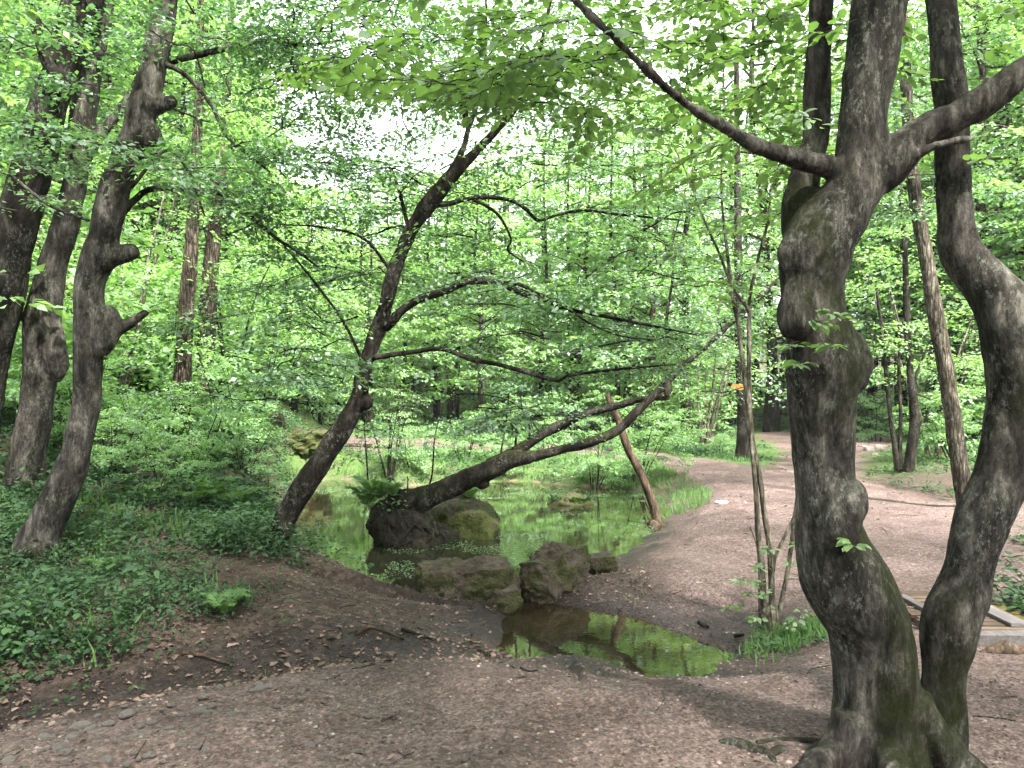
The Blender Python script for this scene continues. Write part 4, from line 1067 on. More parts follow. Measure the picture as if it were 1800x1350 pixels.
# ------------------------------------------------------------------ shrubs and coppices one can tell apart
SHR = [(205, 725, 'C', .95, 'many-stemmed hazel coppice behind the near left trunks'), (400, 700, 'C', .8, 'bent bushy coppice right of the two brown trunks'), (1240, 785, 'C', .85, 'bunch of straight thin hazel stems beside the sign tree'), (685, 850, 'C', .42, 'small clump of thin pale stems on the far shore'),
       (1640, 800, 'C', .8, 'thin-stemmed coppice beyond the slim lichened trunk'),
       (440, 790, 'S', 1.0, 'bright leafy bush left of the boulder ledge'), (560, 745, 'S', .95, 'loose bush behind the leaning trunk'), (725, 822, 'S', .55, 'low round bush on the far shore near the thin pale stems'), (815, 812, 'S', .6, 'low bush on the far shore above the fallen trunk'), (880, 838, 'S', .5, 'low bush at the water behind the fork of the fallen trunk'),
       (960, 800, 'S', .85, 'bush on the far shore between the two fallen trunks'), (1045, 858, 'S', .6, 'bush at the waterline left of the leaning pole'), (1120, 850, 'S', .75, 'leafy bush at the waterline behind the leaning pole'), (1190, 790, 'S', .6, 'spreading bush at the path edge right of the pole top'), (1085, 790, 'S', .8, 'tall bush behind the top of the leaning pole'),
       (1265, 800, 'S', .35, 'low green plant cluster at the foot of the sign tree'), (1350, 735, 'S', .9, 'dark shrub right of the sign tree'), (1540, 775, 'S', .7, 'shrub behind the rubble at the far path'), (1680, 810, 'S', .8, 'shrub right of the dark-stemmed grove'), (1770, 800, 'S', 1.0, 'shrub at the right frame edge behind the near tree'),
       (150, 790, 'S', .7, 'leafy bush between the near left trunks and the brown trunk'), (250, 800, 'S', .55, 'low bush in front of the hazel coppice'), (390, 775, 'S', .8, 'feathery bush at the foot of the two brown trunks'), (20, 760, 'S', 1.0, 'bush behind the leftmost dark trunk'), (335, 850, 'S', .35, 'low sprawling plant midway up the left bank'),
       (230, 690, 'S', 1.3, 'tall bright bush left of the two brown trunks'), (290, 700, 'S', 1.0, 'bush right behind the upright brown trunk'), (480, 705, 'S', 1.2, 'tall airy bush on the slope above the boulder ledge'), (110, 720, 'S', 1.3, 'tall bush behind the stubby pale trunk'), (560, 705, 'S', 1.2, 'tall bush left of the far clearing'), (640, 730, 'S', 1.0, 'bush at the upper edge of the far clearing'),
       (200, 840, 'S', .5, 'loose bush on the bank right of the stubby pale trunk'), (290, 870, 'S', .4, 'soft leafy bush on the bank left of the fern clump'), (430, 830, 'S', .5, 'bright bush at the bank top left of the leaning tree'), (355, 820, 'S', .55, 'leafy bush on the bank below the two brown trunks'), (470, 890, 'S', .32, 'dark leafy bush at the foot of the leaning tree'),
       (520, 860, 'S', .3, 'small leafy plant at the foot of the leaning trunk')]
for k, (x, y, kind, s_, lab) in enumerate(SHR):
    p = GP(x, y)
    var = (VC if kind == 'C' else VS)[k % (2 if kind == 'C' else 3)]
    plant_copy('hazel_coppice' if kind == 'C' else 'shrub', var, p - np.array([0, 0, .05]), s_, k * 1.7, lab, 'coppice' if kind == 'C' else 'shrub')

# ------------------------------------------------------------------ the wood behind: trees one can see as trees, then the mass
def skyline(x):
    return np.interp(x, [-400, 250, 380, 470, 600, 760, 1000, 1180, 1260, 1400, 2200], [-500, -400, 40, 310, 330, 310, 240, 150, -40, -400, -500])
gw = np.random.default_rng(5)
WT = [(470, 26), (560, 31), (640, 25), (720, 34), (800, 27), (880, 36), (950, 28), (1010, 25), (1080, 32), (1150, 27), (1210, 23), (1370, 33), (1355, 27), (1440, 34), (1590, 28), (1530, 34), (1700, 27), (1770, 26), (1740, 27), (260, 24), (130, 20), (40, 16), (190, 30), (60, 26), (-60, 20), (340, 31), (1880, 22), (1850, 21), (1640, 29), (1660, 30), (1980, 19), (1760, 23), (300, 19), (220, 21), (420, 22), (100, 23), (500, 24), (1100, 24), (840, 24)]
for k in range(46):                                # fill the slope with more of them, skipping the path and the sunny bend
    x = -40 + 1920 * (k + .5) / 46 + gw.normal(0, 25); d = gw.choice([22, 26, 30, 35, 40]) + gw.normal(0, 1.2)
    if 1325 < x < 1480 and d < 38 or math.hypot((x - 900) / F * d - 11.5, d - 17.5) < 6.5 or (-3.5 < (x - 900) / F * d < 3.5 and d < 25): continue
    WT.append((float(x), float(d)))
NAMES = ['leafy tree on the slope beyond the pond, seen between the nearer trunks and branches']
for k, (x, d) in enumerate(WT):
    X_ = (x - 900) / F * d; z = h1(X_, d)
    top = CAMH + (HOR - skyline(x)) / F * d
    H_ = min(max(top - z, 3.0), gw.uniform(13, 18) if (x < 420 or x > 1230) else gw.uniform(10, 14))
    plant_copy('woodland_tree', VT[k % 4], (X_, d, z), H_ / 8.0 * gw.uniform(.95, 1.1), gw.uniform(0, 6.28), *(('leafy tree on the wooded slope behind the near left trunks', 'tree', 'trees on the left slope') if x < 400 else ('leafy tree in the wood beyond the pond and its far clearing', 'tree', 'trees beyond the pond') if x < 1230 else ('leafy tree in the wood right of the sign tree, beyond the path', 'tree', 'trees beyond the path')), H_ / 8.0)

tl = [variant(400 + k, M['bark_dark'], M['leaf_far'], H=8.0, cb=.5, Rad=2.8, nlimb=26, per_m=2.4, K_=30, ls=.17, r0=.09, sp=(.6, 1.2)) for k in range(3)]
LV, TR = [], []
cnt = 0
spots = []
while len(spots) < 100:
    y_ = 20 + 42 * gw.random() ** 1.2; x_ = gw.uniform(-1, 1) * (y_ * .72 + 5); spots.append((x_, y_))
for k in range(26): spots.append((gw.choice([-1, 1]) * gw.uniform(9, 22) + (0 if k % 2 else 3), gw.uniform(-16, 16)))  # trees to the sides and behind, mostly unseen, put in for shade
for k in range(30): spots.append((-14 + 28 * (k % 6) / 5 + gw.normal(0, 1), -13 + 12.5 * (k // 6) / 4 + gw.normal(0, .8)))
for x_, y_ in spots:
    if y_ > 0:
        xp = x_ / y_ * F + 900
        if y_ < 40 and poly_sd(np.array([x_]), np.array([y_]), PATH)[0] < 1.6: continue
        if 1330 < xp < 1470 and y_ < 42: continue
        if math.hypot(x_ - 11.5, y_ - 17.0) < 6.2: continue      # gap left in the trees so sun reaches the far path
    z = h1(x_, y_)
    H_ = gw.uniform(9, 15)
    if y_ < 1 and abs(x_) < 16: H_ = gw.uniform(13, 17)     # tall unseen canopy behind and above the camera, added to shade the foreground
    if y_ > 5: H_ = min(H_, max(CAMH + (HOR - float(skyline(x_ / y_ * F + 900))) / F * y_ - z, 2.5))
    v = tl[int(gw.integers(3))]; sc_ = H_ / 8; sx = sc_ * gw.uniform(.9, 1.15) if sc_ > .7 else .8; a = gw.uniform(0, 6.28)
    Rm = np.array([[math.cos(a), -math.sin(a), 0], [math.sin(a), math.cos(a), 0], [0, 0, 1]])
    S_ = np.array([sx, sx, sc_]); o_ = np.array([x_, y_, z])
    pos, d_, n_, sz = v[5]
    if y_ < 1 and abs(x_) < 16:
        kk = pos[:, 2] > 3.6; pos, d_, n_, sz = pos[kk], d_[kk], n_[kk], sz[kk] * 1.3; S_ = S_ * np.array([1.3, 1.3, 1])
    wp = (pos * S_) @ Rm.T + o_
    seen = (wp[:, 1] > 3) & (np.abs(wp[:, 0]) < .70 * wp[:, 1] + 1.0) & (wp[:, 2] - CAMH < .56 * wp[:, 1] + .5)
    kk = seen | (gw.random(len(wp)) < .35); sz = np.where(seen, sz, sz * 1.65); pos, d_, n_, sz = pos[kk], d_[kk], n_[kk], sz[kk]
    LV.append([(pos * S_) @ Rm.T + o_, d_ @ Rm.T, n_ @ Rm.T, sz * min(1.25, max(.8, sc_)) * (1.15 if y_ > 36 else .85 if y_ < 27 else 1)])
    for part in (v[3],): TR.append(((part[0] * S_) @ Rm.T + o_, part[1]))
for k in range(165):
    y_ = 17.5 + 22 * gw.random() ** 1.3; x_ = gw.uniform(-1, 1) * (y_ * .68 + 1); a = gw.uniform(0, 6.28)
    if k > 130: y_ = gw.uniform(11.5, 20); x_ = -gw.uniform(.36, .66) * y_
    if poly_sd(np.array([x_]), np.array([y_]), PATH)[0] < 1.3 or poly_sd(np.array([x_]), np.array([y_]), POND)[0] < 2.5 or (abs(x_) < 3.5 and y_ < 25): continue
    if 1335 < x_ / y_ * F + 900 < 1470 or math.hypot(x_ - 10, y_ - 20) < 3: continue
    v = VS[int(gw.integers(3))]; s1 = gw.uniform(1.1, 2.0); q_ = gw.random(len(v[5][0])) < .24
    Rm = np.array([[math.cos(a), -math.sin(a), 0], [math.sin(a), math.cos(a), 0], [0, 0, 1]])
    LV.append([(v[5][0][q_] * s1) @ Rm.T + np.array([x_, y_, h1(x_, y_)]), v[5][1][q_] @ Rm.T, v[5][2][q_] @ Rm.T, v[5][3][q_] * 1.6])
pos, d_, n_, sz = [np.concatenate(x) for x in zip(*LV)]
V, fs = leaf_geo(pos, d_, n_, sz)
tag(obj('woodland', mesh_np('woodland', V, fs, M['leaf_far'], True)), 'far mass of bright green woodland foliage around the clearing, with unseen trees behind the camera', 'woodland', None, 'stuff')
V, fs = merge(TR)
tag(obj('woodland_trunks', mesh_np('woodland_trunks', V, fs, M['bark_dark'], True)), 'thin dark stems of the far woodland mass and the unseen trees behind the camera', 'woodland', None, 'stuff')
# ------------------------------------------------------------------ undergrowth, ferns, grass, litter
gu = np.random.default_rng(77)
BANK = [(-14, 2.2), (-5.6, 3.15), (-2.9, 4.25), (-1.9, 4.95), (-1.75, 5.6), (-2.1, 6.5), (-2.35, 7.4), (-2.6, 8.6), (-3.0, 10.5), (-3.5, 13), (-4.3, 15.5), (-5, 19), (-16, 26), (-22, 10)]
def scatter(n, x0, x1, y0, y1, bias=1.0):
    return gu.uniform(x0, x1, n), y0 + (y1 - y0) * gu.random(n) ** bias
def herbs(x, y, hgt, K_, size, spread, seed_noise=True):
    N = len(x); z = height(x, y, False)
    hh = hgt * gu.uniform(.4, 1.2, N) * (1 + .55 * noise2(x, y, .55, 58))
    a = gu.uniform(0, 6.28, (N, K_)); u = gu.random((N, K_)) ** .6
    r = spread * gu.uniform(.2, 1, (N, K_)) * (1.15 - .5 * u)
    pos = np.stack([x[:, None] + r * np.cos(a), y[:, None] + r * np.sin(a), z[:, None] + hh[:, None] * u + .01], -1)
    d_ = np.stack([np.cos(a), np.sin(a), gu.normal(-.1, .25, a.shape)], -1) + gu.normal(0, .25, (*a.shape, 3))
    n_ = np.array([0, 0, 1.]) + gu.normal(0, .38, (*a.shape, 3))
    sz = size * gu.uniform(.55, 1.25, a.shape) * gu.uniform(.7, 1.2, (N, 1))
    return pos.reshape(-1, 3), d_.reshape(-1, 3), n_.reshape(-1, 3), sz.ravel()
def in_poly(x, y, P, m=0.0): return poly_sd(x, y, P) < -m
U = []
x, y = scatter(8500, -6.5, -1.6, 3.0, 8.5)
k = in_poly(x, y, BANK) & (noise2(x, y, .7, 51) + .4 * noise2(x, y, .25, 55) > -.32 + .75 * ((y > 6.0) & (y < 7.6) & (x > -3.7))); x, y = x[k], y[k]
k = ~((np.abs(x + 2.7) < .55) & (np.abs(y - 6.6) < .5) & (gu.random(len(x)) < .7)); x, y = x[k], y[k]
U.append(herbs(x, y, .15, 11, .038, .085))
x, y = scatter(1500, -6.5, -.9, 3.2, 8.5); k = (np.abs(poly_sd(x, y, BANK)) < .35) & (gu.random(len(x)) < .5) & (poly_sd(x, y, POND) > .2); U.append(herbs(x[k], y[k], .09, 8, .03, .06))
x, y = scatter(900, -6.5, -1.9, 3.2, 7.5); k = in_poly(x, y, BANK, .1) & (noise2(x, y, .8, 52) > .1); x, y = x[k], y[k]
U.append(herbs(x, y, .24, 13, .065, .09))
x, y = scatter(9000, -14, -2.4, 8, 24, 1.1); k = in_poly(x, y, BANK); x, y = x[k], y[k]
U.append(herbs(x, y, .26, 12, .075, .16))
x, y = scatter(2600, -5, 4.5, 14.2, 22); k = (poly_sd(x, y, POND) > .05) & (poly_sd(x, y, PATH) > .1) & (noise2(x, y, 1.2, 53) > -.2); x, y = x[k], y[k]
U.append(herbs(x, y, .16, 11, .06, .12))
x, y = scatter(5000, 5, 16, 10, 30); k = (poly_sd(x, y, PATH) > .15) & (noise2(x, y, 1.5, 54) > -.25); x, y = x[k], y[k]
U.append(herbs(x, y, .10, 9, .06, .14))
x, y = scatter(3000, -20, 20, 22, 42); k = (poly_sd(x, y, PATH) > .3); x, y = x[k], y[k]
U.append(herbs(x, y, .35, 9, .15, .35))
x, y = scatter(500, -3.3, -2.3, 7.4, 9.6); k = poly_sd(x, y, POND) > -.02; x, y = x[k], y[k]
U.append(herbs(x, y, .16, 12, .05, .09))
x = gu.normal(bT[0] - .15, .32, 320); y = gu.normal(bT[1] - .05, .30, 320); k = poly_sd(x, y, POND) > .02; U.append(herbs(x[k], y[k], .22, 12, .045, .08))
x, y = scatter(700, 2.9, 5.6, 15.6, 20.5); k = (poly_sd(x, y, PATH) > .1) & (poly_sd(x, y, POND) > .1); xk, yk = x[k], y[k]; U.append(herbs(xk[xk < 4.5], yk[xk < 4.5], .22, 12, .07, .14)); U.append(herbs(xk[xk >= 4.5], yk[xk >= 4.5], .06, 8, .05, .10))
# around the footbridge and at the right frame edge
x, y = scatter(60, 3.5, 4.2, 5.3, 6.0); U.append(herbs(x, y, .25, 14, .07, .12))
x, y = scatter(30, 5.0, 6.5, 7.6, 8.2); U.append(herbs(x, y, .18, 12, .06, .12))
# hummock under the saplings
x = gu.normal(1.92, .16, 70); y = gu.normal(5.5, .14, 70); U.append(herbs(x, y, .06, 8, .035, .05))
pos, d_, n_, sz = [np.concatenate(q) for q in zip(*U)]
kk = np.abs(pos[:, 0]) < .68 * pos[:, 1] + .6; pos, d_, n_, sz = pos[kk], d_[kk], n_[kk], sz[kk]
near = pos[:, 1] < 4.8; mid_ = ~near & (pos[:, 1] < 8); far_ = pos[:, 1] >= 8
V, fs = merge([leaf_geo(pos[near], d_[near], n_[near], sz[near], LEAF_HI), leaf_geo(pos[mid_], d_[mid_], n_[mid_], sz[mid_], LEAF_MID), leaf_geo(pos[far_], d_[far_], n_[far_], sz[far_])])
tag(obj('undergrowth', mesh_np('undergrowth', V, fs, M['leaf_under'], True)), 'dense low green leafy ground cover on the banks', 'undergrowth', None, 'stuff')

PINNA = (np.array([[0, 0, 0], [.3, .12, .01], [1, 0, -.05], [.3, -.12, .01]]), [np.array([[0, 1, 2, 3]])])
def fern(p, size, seed, label, nf=8):
    q = np.random.default_rng(seed); A = []; R_ = []
    for i in range(nf):
        az = i * 6.28 / nf + q.uniform(-.3, .3); L = size * q.uniform(.7, 1.1); s = np.linspace(.08, 1, 24)
        out = np.array([math.cos(az), math.sin(az), 0])
        C = out * (L * (s * .70)[:, None]) + np.array([0, 0, 1]) * (L * (1.55 * s - 1.05 * s * s))[:, None]
        T_ = unit(np.gradient(C, axis=0)); lat = np.cross(T_, [0, 0, 1.]); lat = unit(lat); nn = np.cross(lat, T_)
        w = L * .30 * np.sin(np.pi * np.clip(.12 + s * .9, 0, 1)) ** .8
        for sg_ in (-1, 1):
            A.append((C, lat * sg_ + T_ * .45 + q.normal(0, .08, C.shape), nn + q.normal(0, .15, C.shape), w + .01))
        R_.append(tube(np.column_stack([C[::4], np.linspace(.004, .001, len(C[::4]))]), 8, 4, cap=False))
    e = empty('fern', tuple(p), label, 'fern')
    V, fs = leaf_geo(*[np.concatenate(z) for z in zip(*A)], PINNA)
    tag(obj('fronds', mesh_np('fronds', V, fs, M['leaf_fern'], True), e), kind='stuff')
    V, fs = merge(R_); tag(obj('stalks', mesh_np('stalks', V, fs, M['leaf_fern'], True), e), kind='stuff')
for k, (x, y, s_, lab) in enumerate(((395, 1085, .24, 'pale fern at the lower edge of the left ground cover, by the bare soil'), (185, 1015, .26, 'fern on the bank just right of the stubby pale trunk'), (372, 890, .5, 'bright fern clump on the bank left of the leaning tree'), (345, 900, .4, 'smaller bright fern left of the bright fern clump'), (410, 905, .42, 'bright fern between the fern clump and the leaning tree'),
                                     (645, 880, .42, 'bright yellow-green fern at the left end of the islet'), (668, 868, .34, 'second bright fern on the islet beside the root plate'), (655, 862, .40, 'tall bright fern standing behind the other islet ferns'), (690, 862, .3, 'small bright fern at the top of the root plate'), (825, 872, .3, 'small fern on top of the mossy hump'), (425, 700, .9, 'bushy pale fern among shrubs at the middle left'))):
    p = GP(x, y)
    if x in (645, 668, 655, 690): p = PX(x, y + 12, dK - .1)
    if x == 825: p = PX(825, 880, dK + .5)
    fern(p, s_, 500 + k, lab)

def grass(x, y, hgt, K_=5, zoff=None):
    N = len(x) * K_; x = np.repeat(x, K_) + gu.normal(0, .02, N); y = np.repeat(y, K_) + gu.normal(0, .02, N)
    z = height(x, y, False) if zoff is None else np.full(N, zoff)
    d_ = np.column_stack([gu.normal(0, .4, N), gu.normal(0, .4, N), np.ones(N)])
    return np.column_stack([x, y, z]), d_, gu.normal(0, 1, (N, 3)), hgt * gu.uniform(.5, 1.3, N)
Gs = []
x = gu.normal(1.97, .2, 170); y = gu.normal(5.5, .16, 170); Gs.append(grass(x, y, .085))
x, y = scatter(2000, 1.2, 3.5, 11.2, 14.5); k = (poly_sd(x, y, POND) > -.05) & (poly_sd(x, y, PATH) > -.1); Gs.append(grass(x[k][::2], y[k][::2], .10))
x, y = scatter(9000, -5, 5, 14.3, 27); k = (poly_sd(x, y, POND) > 0) & (poly_sd(x, y, PATH) > .1); Gs.append(grass(x[k], y[k], .13, 4))
x, y = scatter(5000, 5, 15, 15, 30); k = (poly_sd(x, y, PATH) > .1); Gs.append(grass(x[k], y[k], .07, 4))
x, y = scatter(500, -6.5, 6.5, 3.0, 11); k = (np.abs(poly_sd(x, y, PATH)) < .12) & (poly_sd(x, y, POND) > .2); Gs.append(grass(x[k], y[k], .05))
x, y = scatter(300, -2.2, -.7, 6.85, 8.6); k = (poly_sd(x, y, POND) > -.06) & (poly_sd(x, y, POND) < .2); Gs.append(grass(x[k], y[k], .09))
x, y = scatter(2200, -6, -1.7, 3.3, 9); k = in_poly(x, y, BANK) & (noise2(x, y, .5, 95) > .1) & (y > 4.6); Gs.append(grass(x[k], y[k], .15, 3))
pos, d_, n_, sz = [np.concatenate(q) for q in zip(*Gs)]
V, fs = leaf_geo(pos, d_, n_, sz, (BLADE[0] * np.array([1, 1.1, 1]), BLADE[1]))
tag(obj('grass', mesh_np('grass', V, fs, M['grass'], True)), 'tufts of fresh green grass along the banks and path edges', 'grass', None, 'stuff')

# reedy tussock standing in the pond
tp = PX(1002, 884, 12.7)
tus = empty('pond_tussock', tuple(tp), 'low brown and green tussock standing in the middle of the pond', 'tussock')
v, f = blob((0, 0, 0), (.36, .3, .14), 3, 14, .4, .15); obj('root_mat', mesh_np('root_mat', v, f, M['mossearth'], True), tus)
q = np.random.default_rng(9); N = 420; a = q.uniform(0, 6.28, N); r_ = .34 * np.sqrt(q.random(N))
V, fs = leaf_geo(np.column_stack([r_ * np.cos(a), r_ * np.sin(a) * .8, np.full(N, .06)]), np.column_stack([np.cos(a), np.sin(a), q.uniform(.3, 1.6, N)]), np.array([0, 0, 1.]) + q.normal(0, .4, (N, 3)), q.uniform(.04, .10, N))
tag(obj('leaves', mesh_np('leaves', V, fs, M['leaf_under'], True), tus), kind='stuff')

# floating weed on the pond
x, y = scatter(70000, -4.2, 3.0, 6.9, 15.8)
nz = noise2(x, y, .9, 61) + .6 * noise2(x, y, .3, 62)
sdp = poly_sd(x, y, POND)
k = (sdp < -.02) & (nz + .55 * sstep(-.5, 0, sdp) + .35 * sstep(11.5, 14.5, y) > .62 + .15 * (y < 9)); x, y = x[k], y[k]
N = len(x); a = gu.uniform(0, 6.28, N)
V, fs = leaf_geo(np.column_stack([x, y, np.full(N, WATER + .003)]), np.column_stack([np.cos(a), np.sin(a), 0 * a]), np.array([0, 0, 1.]) + gu.normal(0, .08, (N, 3)), gu.uniform(.009, .026, N) * (1 + .04 * np.maximum(y - 8, 0)), LEAF_MID)
tag(obj('pond_weed', mesh_np('pond_weed', V, fs, M['weed'], True)), 'pale green weed floating on the pond', 'weed', None, 'stuff')

# dead leaves on bare soil and path
Ls = []
x, y = scatter(16000, -6, 1.2, 3.4, 9.0)
w_ = np.where(poly_sd(x, y, PATH) < 0, .12, 1.0); dd = np.full(x.shape, 1e9)
for a_, c_ in zip(DITCH[:-1], DITCH[1:]): dd = np.minimum(dd, seg_dist(x, y, a_, c_))
w_ = np.maximum(w_, .8 * (dd < .3)); k = (gu.random(len(x)) < w_) & (poly_sd(x, y, POND) > .05); x, y = x[k], y[k]
Ls.append((x, y, .010, .042))
x, y = scatter(34000, -4, 7, 3.0, 14, 1.25); k = (poly_sd(x, y, POND) > .03) & (noise2(x, y, .6, 91) + .5 * noise2(x, y, .2, 92) > -.15 + .5 * gu.random(len(x)) - .3); Ls.append((x[k], y[k], .006, .017))
x, y = scatter(900, -4, .2, 3.4, 5.7); dd = np.full(x.shape, 1e9)
for a_, c_ in zip(DITCH[:-1], DITCH[1:]): dd = np.minimum(dd, seg_dist(x, y, a_, c_))
k = (dd < .45) & (y > 4.95 + .5 * (x + 1.3) - .25); Ls.append((x[k], y[k], .035, .065))
x, y = scatter(3000, -12, 14, 9, 24); k = (poly_sd(x, y, POND) > .1); Ls.append((x[k], y[k], .03, .07))
A = []
for x, y, s0, s1 in Ls:
    N = len(x); a = gu.uniform(0, 6.28, N)
    A.append((np.column_stack([x, y, height(x, y) + .005]), np.column_stack([np.cos(a), np.sin(a), gu.normal(0, .2, N)]), np.array([0, 0, 1.]) + gu.normal(0, .3, (N, 3)), gu.uniform(s0, s1, N)))
V, fs = leaf_geo(*[np.concatenate(q) for q in zip(*A)], LITTER)
tag(obj('leaf_litter', mesh_np('leaf_litter', V, fs, M['litter'], True)), 'dry pinkish-brown dead leaves scattered on the soil', 'leaf litter', None, 'stuff')

# gravel and cobbles trodden into the path
def pebble(n, seed, lump):
    v, f = blob((0, 0, 0), (1, .75, .45), seed, n, lump, .6); return v, f
OCT = np.array([[1, 0, 0], [0, .8, 0], [-1, 0, 0], [0, -.8, 0], [0, 0, .55], [.5, .5, .3], [-.5, -.45, .35], [0, 0, -.4]])
OF = np.array([[0, 5, 4], [5, 1, 4], [1, 2, 4], [2, 6, 4], [6, 3, 4], [3, 0, 4], [0, 1, 5], [2, 3, 6]])
x, y = scatter(17000, -5, 6, 2.9, 10, 1.25)
k = (poly_sd(x, y, PATH) < .1) & (poly_sd(x, y, POND) > .03) & (gu.random(len(x)) < np.where(x < .3, 1.0, .55)); x, y = x[k], y[k]
x2, y2 = scatter(9000, -3.5, 3.5, 2.9, 5.6); k = (poly_sd(x2, y2, PATH) < .1) & (poly_sd(x2, y2, POND) > .03); x = np.concatenate([x, x2[k]]); y = np.concatenate([y, y2[k]])
x2, y2 = scatter(2600, .2, 2.0, 5.0, 7.2); sdp = poly_sd(x2, y2, POND); k = (sdp > -.12) & (sdp < .3); x = np.concatenate([x, x2[k]]); y = np.concatenate([y, y2[k]])
N = len(x); a = gu.uniform(0, 6.28, N); s_ = .003 + .013 * gu.random(N) ** 3
c_, n0 = np.cos(a), np.sin(a)
V = OCT[None] * s_[:, None, None] * gu.uniform(.7, 1.3, (N, 1, 3))
V = np.stack([V[..., 0] * c_[:, None] - V[..., 1] * n0[:, None], V[..., 0] * n0[:, None] + V[..., 1] * c_[:, None], V[..., 2]], -1) + np.stack([x, y, height(x, y)], -1)[:, None]
tag(obj('gravel', mesh_np('gravel', V.reshape(-1, 3), [(OF[None] + (np.arange(N) * 8)[:, None, None]).reshape(-1, 3)], M['gravel'])), 'fine pale gravel trodden into the brown path', 'gravel', None, 'stuff')
cob = [mesh_np('stone', *pebble(9, 70 + k, .09), M['cobble'], True) for k in range(5)]
COB = [(145, 1278, 32), (77, 1297, 26), (128, 1296, 28), (163, 1290, 20), (208, 1306, 22), (223, 1257, 32), (345, 1252, 26), (372, 1242, 24), (405, 1258, 26), (360, 1262, 18), (455, 1204, 22), (455, 1212, 26), (370, 1252, 18), (15, 1340, 34), (100, 1315, 34), (190, 1275, 24), (52, 1306, 16), (30, 1280, 20), (300, 1240, 16), (545, 1310, 26), (480, 1340, 24), (170, 1305, 18), (115, 1325, 28), (260, 1330, 22), (185, 1335, 26)]
gc = np.random.default_rng(15)
for k in range(110): COB.append((gc.uniform(-20, 900) * gc.uniform(.3, 1), gc.uniform(1205, 1350), gc.uniform(9, 22)))
for k, (x, y, w) in enumerate(COB):
    p = GP(x, y)
    if poly_sd(np.array([p[0]]), np.array([p[1]]), PATH)[0] > -.05: continue
    s_ = w * p[1] / F / 2
    obj('stone', cob[k % 5], path, tuple(p - np.array([0, 0, s_ * .02])), (0, 0, k * 2.1), (s_, s_ * .95, s_ * .95))

# sticks lying about
def stick(pts, w, label, bark='bark_dark', cat='stick', lift=.012):
    P = []
    for i, (x, y) in enumerate(pts):
        p = GP(x, y); P.append([*(p + np.array([0, 0, lift])), w * p[1] / F / 2 * (1 - .5 * i / len(pts))])
    P = np.array(P); b_ = P[0, :3].copy(); P[:, :3] -= b_
    v, f = tube(P, 24, 7, 0, .2, int(pts[0][0]))
    tag(obj('fallen_stick', mesh_np('fallen_stick', v, f, M[bark], True), None, tuple(b_)), label, cat)
stick([(322, 1151), (355, 1158), (385, 1168), (408, 1176)], 7, 'brown stick at the edge of the left ground cover', 'wood_pole')
stick([(626, 1118), (650, 1107), (680, 1117), (710, 1128)], 7, 'pale bent stick on the dark bank, left of the other stick', 'wood_pole')
stick([(705, 1110), (730, 1119), (762, 1128)], 6, 'dark stick on the bank nearer the stone block')
stick([(840, 1146), (852, 1152), (862, 1156)], 6, 'short black stick on the wet mud by the pool')
stick([(915, 1178), (930, 1184), (945, 1183)], 4, 'tiny twig on the mud in front of the pool')
stick([(670, 1274), (690, 1264), (703, 1258)], 4, 'thin twig lying on the gravel path', 'wood_pole')
stick([(1228, 1097), (1238, 1103), (1246, 1107)], 6, 'short dark stick on the mud left of the saplings')
stick([(1290, 1122), (1300, 1120), (1308, 1118)], 6, 'stubby dark stick at the pool edge by the saplings')

gt = np.random.default_rng(44); tw_ = []
for k in range(170):
    x_, y_ = gt.uniform(-4, 5), 3.0 + 8 * gt.random() ** 1.3
    if poly_sd(np.array([x_]), np.array([y_]), POND)[0] < .1: continue
    a = gt.uniform(0, 6.28); l_ = gt.uniform(.04, .22); xs = x_ + np.cos(a) * l_ * np.array([0, .5, 1]); ys = y_ + np.sin(a) * l_ * np.array([0, .5, 1]) + np.array([0, gt.normal(0, .012), 0])
    tw_.append(tube(np.column_stack([xs, ys, height(xs, ys) + .004, np.full(3, gt.uniform(.0015, .004))]), 6, 4, cap=False))
V, fs = merge(tw_)
tag(obj('twig_litter', mesh_np('twig_litter', V, fs, M['bark_slim'], True)), 'small broken twigs strewn over the bare ground', 'twigs', None, 'stuff')
# roots creeping out of the path near the big tree
rt = empty('surface_root', tuple(GP(1420, 1320)), 'gnarled brown roots creeping over the path left of the big tree', 'root')
rb = np.array(rt.location)
for pts in ([(1265, 1308, 10), (1290, 1306, 18), (1320, 1316, 22), (1350, 1328, 18), (1362, 1345, 14), (1385, 1350, 8)], [(1330, 1306, 6), (1370, 1303, 12), (1410, 1304, 12), (1460, 1308, 14)], [(1350, 1335, 10), (1368, 1322, 14), (1385, 1318, 8)], [(1425, 1345, 34), (1450, 1328, 44), (1475, 1315, 50)]):
    P = []
    for x, y, w in pts:
        p = GP(x, y); r_ = w * p[1] / F / 2; P.append([*(p - np.array([0, 0, r_ * .25])), r_ * 1.25])
    v, f = tube(np.array(P), 26, 10, .05, .35, int(pts[0][0])); obj('root', mesh_np('root', v - rb, f, M['bark'], True), rt)

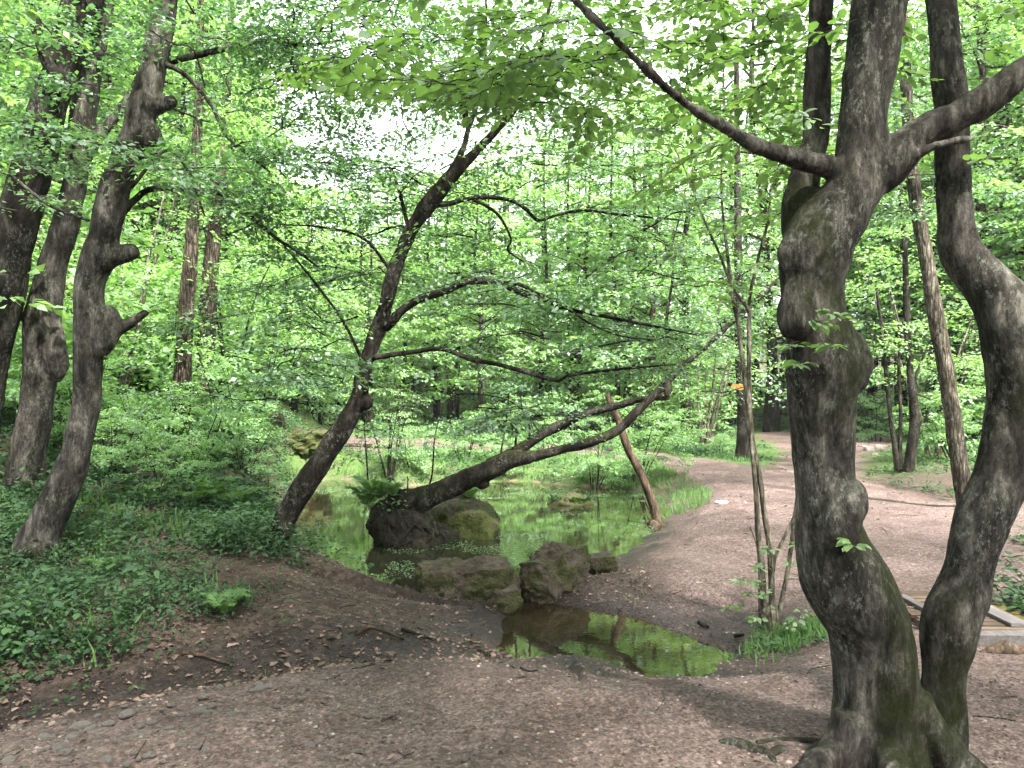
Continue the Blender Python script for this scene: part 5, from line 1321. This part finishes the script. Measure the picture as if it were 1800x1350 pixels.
# ------------------------------------------------------------------ plank footbridge
c0 = GP(1690, 1100)
fb = empty('plank_footbridge', (3.04, 5.50, 0), 'small slatted wooden footbridge with a grey board behind the twin-stemmed tree', 'footbridge')
fz = h1(3.04, 5.5) + .03
def box(sx, sy, sz, jit=0, seed=0):
    q = np.random.default_rng(seed)
    V = np.array([[x_ * sx / 2, y_ * sy / 2, z_ * sz / 2] for x_ in (-1, 1) for y_ in (-1, 1) for z_ in (-1, 1)]); return V + q.normal(0, jit, V.shape), BOXF
for k in range(10):
    v, f = box(.60 + .03 * (k % 3), .052, .03, .003, k)
    right = None
    obj('slat', mesh_np('slat', v, f, M['plank']), fb, (.0, -.36 + k * .082, fz + .03), (0, 0, rng.normal(0, .012)))
    v, f = box(.11, .052, .028, .003, k + 20)
    obj('mossy_slat', mesh_np('mossy_slat', v, f, M['plank_moss']), fb, (.385 + rng.normal(0, .008), -.36 + k * .082, fz + .034), (0, 0, rng.normal(0, .02)))
v, f = box(.13, .74, .022, .002, 50); obj('grey_board', mesh_np('grey_board', v, f, M['board']), fb, (.255, .02, fz + .06))
v, f = box(.06, .70, .022, .002, 51); obj('grey_board', mesh_np('grey_board', v, f, M['board']), fb, (-.17, .03, fz + .06))
for x_ in (-.24, .24):
    v, f = box(.09, .9, .08, .004, 52); obj('bearer', mesh_np('bearer', v, f, M['plank']), fb, (x_, 0, fz - .03))
v, f = box(.72, .09, .07, .004, 53); obj('kerb_beam', mesh_np('kerb_beam', v, f, M['board']), fb, (.0, -.47, fz + .012))
v, f = tube(np.array([[-.34, .48, fz + .02, .04], [0, .50, fz + .02, .042], [.36, .47, fz + .02, .038]]), 16, 10, 0, .15, 3)
obj('back_log', mesh_np('back_log', v, f, M['plank'], True), fb)
pts = [(1722, 1152, 8), (1745, 1150, 20), (1765, 1148, 30), (1785, 1150, 24), (1815, 1148, 16)]
P = []
for x, y, w in pts:
    p = GP(x, y); r_ = w * p[1] / F / 2; P.append([*(p + np.array([0, 0, r_ * .4])), r_])
P = np.array(P); b_ = P[0, :3].copy(); P[:, :3] -= b_
v, f = tube(P, 24, 10, 0, .3, 3)
tag(obj('old_root', mesh_np('old_root', v, f, M['wood_pole'], True), None, tuple(b_)), 'lumpy reddish root in the soil in front of the footbridge', 'root')

# ------------------------------------------------------------------ damp woodland air
hm, hnt, ho = mat('haze_air')
pv = hnt.nodes.new('ShaderNodeVolumePrincipled')
pv.inputs['Color'].default_value = (.95, 1.0, .96, 1)
pv.inputs['Density'].default_value = HAZE
hnt.links.new(pv.outputs[0], ho.inputs['Volume'])
V = np.array([[x_, y_, z_] for x_ in (-101, 101) for y_ in (-41, 121) for z_ in (-1.8, 34)])
tag(obj('haze', mesh_np('haze', V, BOXF, hm)), kind='stuff')
